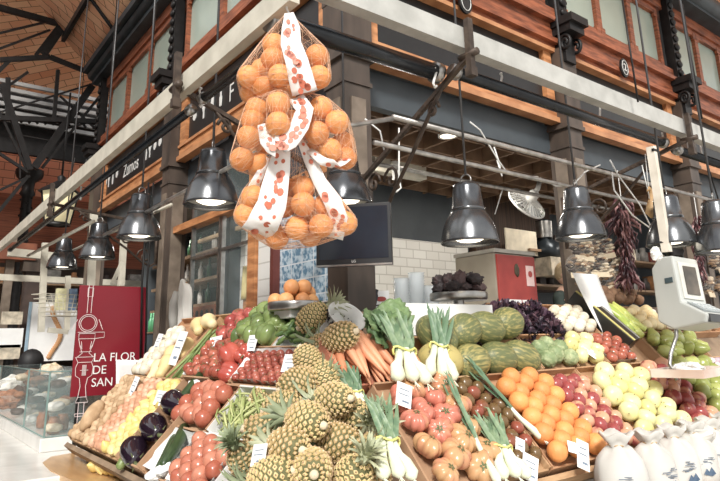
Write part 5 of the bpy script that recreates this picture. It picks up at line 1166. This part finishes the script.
for i in range(30):
    z = (2.10,2.42,2.77)[i % 3]; random.choice(bo[:3]).put(T(2.08+rnd(0,.1), 3.75+(i//3)*.36+rnd(-.05,.05), z), 'bottle standing on a shelf inside the left opening', 'bottles on the inner shelves')
for i in range(4): bo[3].put(T(AX(151+i*2.6, 318, 1.9).x, AX(151+i*2.6, 318, 1.9).y, 1.78), 'bright green bottle beside the left column, behind the red banner', 'bright green bottles')
tag(MB().bb(-.3,.3,-1,1,-.02,.0).build('bottle_shelf', shm, M=T(1.95,6.2,1.77)), 'shelf carrying the bright green bottles', 'shelf')
t = thing('inner_rail', 'thin pale sloping rail seen through the left glass', 'rail', T(0,0,0)); p, q = AX(182,222,1.45), AX(262,214,1.45); MB().bb(-.02,.02,p.y*0+2.3,4.3,2.66,2.70).build('rail_bar', mat('tan_rail', (206,176,136), .5), t, M=T(1.45,0,0))
t = thing('hanging_coat', 'yellowish coat hanging from a hook behind the left glass', 'coat', T(AX(247,266,1.4))); MB().grid(lambda u, v: (-.02*math.sin(u*9), (u-.5)*(.09+.06*v), -.30*v), 10, 8).build('cloth', mat('yellowish_cloth', (206,190,128), .8, c2=(180,160,100), scale=9), t, solid=.01)
tag(MB().bb(-.01,.01,-.05,.05,-.30,0).build('wooden_paddle', wood_or, M=T(AX(247,283,1.42))), 'pair of hanging wooden boards below the yellowish coat', 'board')
# ================================================================== FAR LEFT BACKGROUND
random.seed(21)
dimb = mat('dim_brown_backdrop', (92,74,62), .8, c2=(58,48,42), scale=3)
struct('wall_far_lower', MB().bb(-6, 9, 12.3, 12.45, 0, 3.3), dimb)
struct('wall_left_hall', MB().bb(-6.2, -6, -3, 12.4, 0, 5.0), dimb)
redt = mat('red_brown_stall_board', (150,84,56), .6, c2=(112,58,38), scale=4)
# neighbouring stall: posts, cornice, shelves
P = AY(26, 330, 9.6)
t = thing('stall_post', 'dark brown post of the neighbouring stall at the far left', 'post', T(P.x, P.y, 0)); MB().bb(-.11, .11, -.11, .11, 0, 3.0).build('shaft', mat('dark_brown_paint', (84,66,58), .6, c2=(64,50,44), scale=5), t); MB().bb(-.17, .17, -.17, .17, 2.84, 3.06).build('capital', wood_dk, t)
t = thing('stall_post', 'far thin post of the neighbouring stall cut by the left edge', 'post', T(AY(2,330,9.6).x, 9.6, 0)); MB().bb(-.06, .06, -.06, .06, 0, 3.4).build('shaft', post_tan, t)
tag(MB().bb(-3.5, P.x, 9.4, 9.75, 3.02, 3.30).build('stall_cornice', redt), 'red brown cornice board of the neighbouring stall at the left edge', 'cornice')
def bar(p, q, w, Y, label, m=beam_w, h=None):
    a, b = AY(*p, Y), AY(*q, Y); return tag(MB().bar((0,0,0), b-a, w, h or w).build('stall_rail', m, M=T(a)), label, 'rail')
bar((-6,277), (140,284), .09, 8.4, 'long white horizontal rail crossing behind the small lamps')
bar((8,252), (58,257), .12, 8.8, 'white horizontal rail just under the cream beam at the far left')
bar((45,243), (41,332), .07, 6.6, 'white post holding the wire basket frame')
bar((94,213), (91,286), .07, 5.2, 'white post rising behind the red banner')
bar((124,236), (121,286), .07, 6.0, 'short white post right of the red banner top')
bar((68,276), (67,330), .06, 6.8, 'thin white post behind the wire basket')
bar((48,330), (68,332), .06, 6.6, 'white foot rail of the basket frame')
bar((112,284), (122,262), .035, 5.0, 'thin slanting white knife shaped sign above the banner')
# poster with orange swirl
a, b = AY(31,302,9.0), AY(77,360,9.0); t = thing('white_poster', 'white poster with a wavy orange drawing behind the glass case', 'poster', T(a.x, 9.0, 0))
MB().bb(0, b.x-a.x, 0, .03, b.z, a.z).build('board', white_p, t); part(MB().bb(-.02, .02, -.01, .03, b.z, a.z).build('blue_edge', mat('pale_blue_edge', (150,180,200), .5), t), 'pale blue edge')
mb = MB(); w_ = b.x-a.x
for k in range(26):
    q = k/25; mb.ball((w_*(.52+.10*math.sin(q*6-1)), -.02, b.z+.06+(a.z-b.z-.14)*q), .035, 7, 5, sc=(1.2,.4,.8))
mb.build('orange_drawing', mat('orange_drawing', (222,160,104), .6), t)
# wire basket with packets
c = AY(62,306,6.2); t = thing('wire_basket', 'white wire basket on the post, holding coloured packets', 'basket', T(c) @ Rm('Z', 20))
mb = MB()
for k in range(6):
    z = -.12+k*.05; w = .17+.03*k; mb.tube([(-w,-.12,z),(w,-.12,z),(w,.12,z),(-w,.12,z),(-w,-.12,z)], .005, 4)
for k in range(9): x = -.17+k*.0425; mb.tube([(x,-.12,-.12),(x*1.8,-.12,.13)], .004, 4)
mb.bb(-.17, .17, -.12, .12, -.125, -.115); mb.build('wire_frame', beam_w, t)
for k, (dx, cc, l) in enumerate([(-.02,(226,220,170),'pale yellow packet standing in the wire basket'),(.13,(130,160,200),'blue packet standing in the wire basket'),(.21,(170,190,215),'light blue packet at the end of the wire basket')]):
    tag(MB().bb(-.055,.055,-.04,.04,0,.26).build('packet', mat('packet_%s' % ('abc'[k]), cc, .5, c2=tuple(v*.8 for v in cc), scale=14), M=T(c)@T(dx,.02,-.05)), l, 'packet')
# hat like dark form beside the post and dark machine behind the case
tag(MB().ball((0,0,0), .16, 14, 9, sc=(1,1,1.1)).build('black_helmet_shape', mat('matt_black', (28,28,30), .6), M=T(AY(31,362,7.6))), 'rounded black shape rising behind the glass case', 'bag')
# shelves with goods of the far stalls
gm = [mat('goods_%s' % n, c, .6, c2=tuple(v*.7 for v in c), scale=9) for n, c in (('cream',(220,206,180)),('amber',(176,118,70)),('grey',(150,146,140)),('dark',(60,50,46)),('teal',(110,140,140)),('red',(150,66,54)))]
bxk = [single('goods_box', MB().bb(-.12,.12,-.1,.1,0,.26), m_, 'box') for m_ in gm]; btk = [single('goods_jar', MB().lathe([(.001,0),(.08,0),(.085,.16),(.05,.2),(.05,.26),(.001,.26)], 12), m_, 'jar') for m_ in gm]
for s, z in enumerate((.9, 1.4, 1.9, 2.4, 2.85)):
    tag(MB().bb(-3, 4.5, -.25, .25, -.03, 0).build('far_shelf', shm, M=T(0,11.9,z)), ['lowest','second','third','fourth','top'][s]+' long shelf of the far stall at the left', 'shelf')
    for k in range(22):
        x = -2.8+k*.33+rnd(-.05,.05)
        if random.random() < .2: continue
        (random.choice(bxk).put(T(x, 11.8, z) @ Matrix.Scale(rnd(.8,1.3), 4), 'box among goods on the far stall shelves', 'boxes on the far shelves') if random.random() < .5 else random.choice(btk).put(T(x, 11.8, z) @ Matrix.Scale(rnd(.8,1.3), 4), 'jar among goods on the far stall shelves', 'jars on the far shelves'))
tag(MB().bb(-2.5,1.2,-.3,.3,0,1.0).build('far_counter', dimb, M=T(0,10.6,0)), 'dark counter of the neighbouring stall', 'counter')
for k, (x, y, w, h, l) in enumerate([(5,338,.5,.30,'white board with a red mark at the left edge'),(12,318,.3,.2,'small white board at the far left stall'),(8,352,.34,.22,'round blue edged plate board at the left edge')]):
    q = AY(x, y, 9.3); tag(MB().bb(-w/2,w/2,0,.02,-h/2,h/2).build('notice_board', gm[0] if k else white_p, M=T(q)), l, 'board')
for k, (x, y, Y) in enumerate([(36,378,6.9),(50,372,6.9),(12,384,7.6),(22,395,7.2),(6,400,6.6)]):
    crumple('wrapped_parcel', AY(x, y, Y), .13, ['white parcel behind the glass case','second white parcel behind the glass case','pale parcel left of the glass case','pale crumpled parcel near the case end','pale parcel at the left edge'][k], food[(k*3+1) % 4], 'parcel', (1.2,1,.8), k)
# shelves and goods at the back of the right part of the stall
for s, z in enumerate((1.75, 2.25, 2.7)):
    tag(MB().bb(5.3, 10.5, 2.85, 3.25, z-.03, z).build('back_shelf', shm), ['lowest','middle','top'][s]+' shelf on the back wall right of the red machine', 'shelf')
    for k in range(22):
        x = 5.4+k*.23+rnd(-.03,.03)
        (random.choice(bxk).put(T(x, 3.0, z) @ Matrix.Scale(rnd(.5,1.0), 4), 'box on the back shelves right of the red machine', 'boxes on the back shelves') if random.random() < .45 else random.choice(btk).put(T(x, 3.0, z) @ Matrix.Scale(rnd(.6,1.0), 4), 'jar on the back shelves right of the red machine', 'jars on the back shelves'))
q = AY(546, 250, 2.9); t = thing('extractor_hood', 'dark tapered hood with steel duct between the red machine and the column', 'hood', T(q)); mb = MB(); mb.lathe([(.001,-.10),(.26,-.10),(.22,.06),(.10,.14),(.10,.40),(.001,.40)], 4, Rm('Z', 45)); mb.build('hood_body', mat('dark_hood_metal', (48,56,62), .35, .5), t); part(MB().lathe([(.105,.16),(.11,.38)], 14).build('steel_duct', chrome, t), 'steel duct'); MB().bb(-.2,.2,-.2,.2,-.36,-.12).build('pale_box_below', gm[0], t)
# lantern
q = AY(59, 206, 8.2); t = thing('wall_lantern', 'cream glass lantern with black iron cap under the roof truss', 'lantern', T(q) @ Matrix.Scale(1.35, 4))
MB().lathe([(.001,-.20),(.13,-.20),(.19,.16),(.001,.16)], 6).build('cream_glass', mat('cream_lantern_glass', (238,222,170), .4, emit=.35), t)
mb = MB(); mb.lathe([(.24,.15),(.20,.19),(.10,.26),(.04,.30),(.05,.34),(.001,.38)], 6); mb.lathe([(.14,-.23),(.14,-.20),(.001,-.24)], 6)
for k in range(6): a = k*PI/3; mb.tube([(.135*math.cos(a), .135*math.sin(a), -.2),(.195*math.cos(a), .195*math.sin(a), .16)], .012, 4)
mb.build('iron_frame', iron, t); MB().tube([(0,0,.36),(0,0,1.4)], .012, 5).build('hanging_rod', iron, t)
# thin rods and wires hanging from the roof
for k, (p, q, Y, l) in enumerate([((156,4),(148,103),1.0,'black cable dropping from the roof before the left windows'),((117,-2),(108,120),1.4,'long black cable left of the upper windows'),((87,20),(82,98),1.8,'thin rod hanging from the roof truss'),((75,158),(68,190),1.2,'pair of cables by the lantern')]):
    a, b = AX(*p, Y*.5), AX(*q, Y*.5); tag(MB().tube([(0,0,0), b-a], .007, 5).build('hanging_cable', iron, M=T(a)), l, 'cable')
for k, (p, q, Y, l) in enumerate([((622,-2),(638,102),-.1,'black cable dropping before the upper right windows'),((682,4),(702,119),-.1,'black cable dropping near the right upper window'),((706,160),(720,205),.25,'steel rod hanging at the right edge')]):
    a, b = AY(*p, Y), AY(*q, Y); tag(MB().tube([(0,0,0), b-a], .007, 5).build('hanging_cable', iron, M=T(a)), l, 'cable')
# white cords around the right bracket
def cordp(pts, Y, label, r=.006, m=None):
    P_ = [AY(x, y, Y) for x, y in pts]; tag(MB().tube([p-P_[0] for p in P_], r, 6).build('electric_cable', m or white_pl, M=T(P_[0])), label, 'cord')
cordp([(610,160),(618,175),(640,205),(660,245)], .35, 'white cord running diagonally from the bracket to the scale'); cordp([(612,172),(614,190),(632,215),(664,238)], .4, 'second white cord sagging below the diagonal one')
cordp([(470,122),(480,130),(498,160),(505,170),(520,176),(538,177)], .7, 'white cord looping below the upper galvanised rail'); cordp([(494,147),(500,165),(502,176),(497,160)], .8, 'small loop of white cord hanging near the fan')
cordp([(540,178),(556,186),(572,186),(585,172),(600,165)], .5, 'white cord sagging across the column left of the mushroom bags'); cordp([(399,128),(399,178),(401,188),(396,192)], 1.0, 'thin white cord hanging beside the white fitting')
cordp([(503,188),(495,214)], 2.0, 'thin white cord running down left of the fan'); cordp([(642,165),(650,200)], .2, 'thin wire hanging beside the gourd', .004); cordp([(365,119),(380,131),(384,150)], .8, 'short white cord near the corner column')
P = AD(374,303,3.9); tag(MB().lathe([(.001,-.09),(.017,-.09),(.017,.05),(.010,.065),(.010,.09),(.001,.09)], 12, Rm('Y', 18)).build('black_bottle', ink, M=T(P)), 'small black bottle leaning right of the corner column', 'bottle')
P = AD(381,299,4.4); t = thing('small_sign', 'small white sign with a red oval right of the black bottle', 'sign', T(P) @ Rm('Z', -35)); MB().bb(-.06,.06,0,.006,-.075,.06).build('card', white_p, t); part(MB().prism([(.038*math.cos(k*PI/8), .018*math.sin(k*PI/8)) for k in range(16)], .003, T(0,-.002,0) @ BR).build('red_oval', red_m, t), 'red oval'); MB().bb(-.04,.04,-.003,-.001,-.05,-.04).build('printed_line', ink, t)
# ================================================================== VENDOR
random.seed(2)
skin = mat('skin', (216,170,144), .5); sweat = mat('dark_green_sweater', (44,58,52), .8, c2=(34,46,42), scale=20)
q = AY(560, 268, 2.5)
t = thing('person', 'person with fair hair in a dark green sweater behind the column, head bowed', 'person', T(q.x, q.y, q.z-1.86) @ Rm('Z', 15))
def body_mesh(name, joints, edges, m, par):
    me = bpy.data.meshes.new(name); me.from_pydata([j[0] for j in joints], edges, []); o = bpy.data.objects.new(name, me); COL.objects.link(o); o.parent = par
    bm = bmesh.new(); bm.from_mesh(me); ly = bm.verts.layers.skin.verify()
    bm.verts.ensure_lookup_table()
    for i, v in enumerate(bm.verts): v[ly].radius = (joints[i][1], joints[i][2] if len(joints[i]) > 2 else joints[i][1]); v[ly].use_root = (i == 0)
    bm.to_mesh(me); bm.free(); md = o.modifiers.new('skin', 'SKIN'); md.use_smooth_shade = True; s = o.modifiers.new('sub', 'SUBSURF'); s.levels = 1; s.render_levels = 2; me.materials.append(m); return o
J = [((0,0,1.0),.15,.12),((0,0,1.2),.14,.11),((0,0,1.42),.16,.11),((0,0,1.54),.08,.07),((0,-.02,1.64),.052,.055),((.17,0,1.50),.06),((.24,-.06,1.25),.048),((.14,-.26,1.12),.038),((.10,-.33,1.10),.028),((-.17,0,1.50),.06),((-.24,-.06,1.25),.048),((-.14,-.26,1.12),.038),((-.10,-.33,1.10),.028),((.09,0,.92),.10),((.10,-.02,.50),.065),((.10,0,.08),.045),((.10,-.12,.04),.035),((-.09,0,.92),.10),((-.10,-.02,.50),.065),((-.10,0,.08),.045),((-.10,-.12,.04),.035)]
E_ = [(0,1),(1,2),(2,3),(3,4),(3,5),(5,6),(6,7),(7,8),(3,9),(9,10),(10,11),(11,12),(0,13),(13,14),(14,15),(15,16),(0,17),(17,18),(18,19),(19,20)]
body_mesh('body', J, E_, skin, t)
Jc = [(p[0], p[1]*1.13, (p[2] if len(p) > 2 else p[1])*1.13) for p in J]
body_mesh('sweater', [Jc[i] for i in (0,1,2,3,5,6,7,9,10,11)], [(0,1),(1,2),(2,3),(3,4),(4,5),(5,6),(3,7),(7,8),(8,9)], sweat, t)
body_mesh('trousers', [Jc[i] for i in (0,13,14,15,17,18,19)], [(0,1),(1,2),(2,3),(0,4),(4,5),(5,6)], ink, t)
hd = Matrix.Translation((0,-.05,1.78)) @ Rm('X', 18)
def face(d): return 1 + (.10*math.exp(-((d.x/.16)**2+((d.z+.05)/.22)**2)) if d.y < 0 else 0) - (.05*math.exp(-(((abs(d.x)-.38)/.16)**2+((d.z-.08)/.12)**2)) if d.y < 0 else 0) + .03*math.exp(-((d.x/.3)**2+((d.z+.45)/.1)**2))*(d.y < 0)
MB().ball((0,0,0), .112, 24, 18, M=hd, sc=(.78,.92,1.12), fn=face).build('head', skin, t)
for s in (-1,1): MB().ball((s*.088,.0,-.01), .024, 8, 6, M=hd, sc=(.4,.7,1.2)).build('ear', skin, t)
for s in (-1,1): MB().ball((s*.034,-.094,.008), .011, 8, 6, M=hd, sc=(1.3,.5,.7)).build('eye', ink, t)
MB().ball((0,-.10,-.055), .022, 8, 6, M=hd, sc=(1.2,.35,.35)).build('mouth', mat('lip', (176,100,92), .5), t)
MB().ball((0,.022,.022), .120, 20, 14, M=hd, sc=(.83,.9,1.1), fn=lambda d: 1 if d.y > -.35 or d.z > .45 else .84).build('hair', mat('fair_hair', (206,180,140), .6, c2=(170,140,100), scale=18, stretch=(6,6,1)), t)
for s in (-1,1):
    for k, (dx, L_) in enumerate(((-.024,.055),(-.008,.068),(.008,.070),(.024,.058))): MB().tube([(s*.10+dx,-.345,1.10),(s*.10+dx*1.1,-.345-L_*.6,1.085),(s*.10+dx*1.1,-.345-L_*.9,1.055)], [.010,.009,.006], 6).build('finger', skin, t)
    MB().tube([(s*.07,-.33,1.10),(s*.045,-.36,1.09),(s*.04,-.385,1.07)], [.011,.010,.007], 6).build('thumb', skin, t)
# ================================================================== LIGHT, CAMERA
W = bpy.data.worlds.new('World'); bpy.context.scene.world = W; W.use_nodes = True
nt = W.node_tree; N, L = nt.nodes, nt.links; bg = N['Background']
tc = N.new('ShaderNodeTexCoord'); sp = N.new('ShaderNodeSeparateXYZ'); L.new(tc.outputs['Generated'], sp.inputs[0])
rp = N.new('ShaderNodeValToRGB'); e = rp.color_ramp.elements
e[0].position = .0; e[0].color = (.74,.68,.62,1); e[1].position = 1; e[1].color = (.95,.97,1,1)
x = e.new(.46); x.color = (.80,.76,.72,1); x = e.new(.54); x.color = (1.1,1.08,1.04,1)
ma = N.new('ShaderNodeMath'); ma.operation = 'MULTIPLY_ADD'; ma.inputs[1].default_value = .5; ma.inputs[2].default_value = .5
L.new(sp.outputs[2], ma.inputs[0]); L.new(ma.outputs[0], rp.inputs[0]); L.new(rp.outputs[0], bg.inputs[0]); bg.inputs[1].default_value = .92
def sun(name, d, strength, ang, c):
    l = bpy.data.lights.new(name, 'SUN'); l.energy = strength; l.angle = math.radians(ang); l.color = c
    o = bpy.data.objects.new(name, l); COL.objects.link(o); o.rotation_euler = Vector(d).to_track_quat('-Z', 'Y').to_euler(); return o
sun('daylight', (.70, .75, -.75), 3.4, 12, (1, .97, .92))
def fill_light(name, loc, w, size, c=(1,.93,.84)):
    l = bpy.data.lights.new(name, 'AREA'); l.shape = 'DISK'; l.size = size; l.energy = w; l.color = c
    o = bpy.data.objects.new(name, l); COL.objects.link(o); o.location = loc; return o
for i, (x, y) in enumerate(((2.4, 2.2), (4.0, 2.3), (5.6, 2.3), (7.6, 2.3))): fill_light('stall_fill_light', (x, y, 3.33), 8, .3)  # added fill lights without fittings of their own, brightening the stall interior
fill_light('side_room_fill_light', (1.9, 4.6, 3.2), 9, .3); fill_light('side_room_fill_light', (1.9, 6.4, 3.2), 9, .3)  # added fill for the side room, no lamp is built there
# scale design units to metres
bpy.context.view_layer.update()
S = Matrix.Scale(K, 4)
for o in list(COL.objects):
    if o.parent is None and o.type not in ('LIGHT', 'CAMERA'): o.matrix_world = S @ o.matrix_world
for o in list(COL.objects):
    if o.type == 'LIGHT' and o.data.type != 'SUN': o.location = o.location*K
cd = bpy.data.cameras.new('camera'); cam = bpy.data.objects.new('camera', cd); COL.objects.link(cam)
cd.sensor_width = 36; cd.sensor_fit = 'HORIZONTAL'; cd.lens = FPX*36/720
cd.shift_x = (360-CX)/720; cd.shift_y = (CY-240.5)/720
cm = Matrix((cr, cu, -cf)).transposed().to_4x4(); cm.translation = CAM*K; cam.matrix_world = cm
cd.clip_start = .05; cd.clip_end = 200
sc = bpy.context.scene; sc.camera = cam
sc.view_settings.view_transform = 'Standard'; sc.view_settings.look = 'None'; sc.view_settings.gamma = 1; sc.view_settings.exposure = 0.28
sc.view_settings.use_curve_mapping = False
sc.cycles.max_bounces = 6; sc.cycles.use_denoising = True
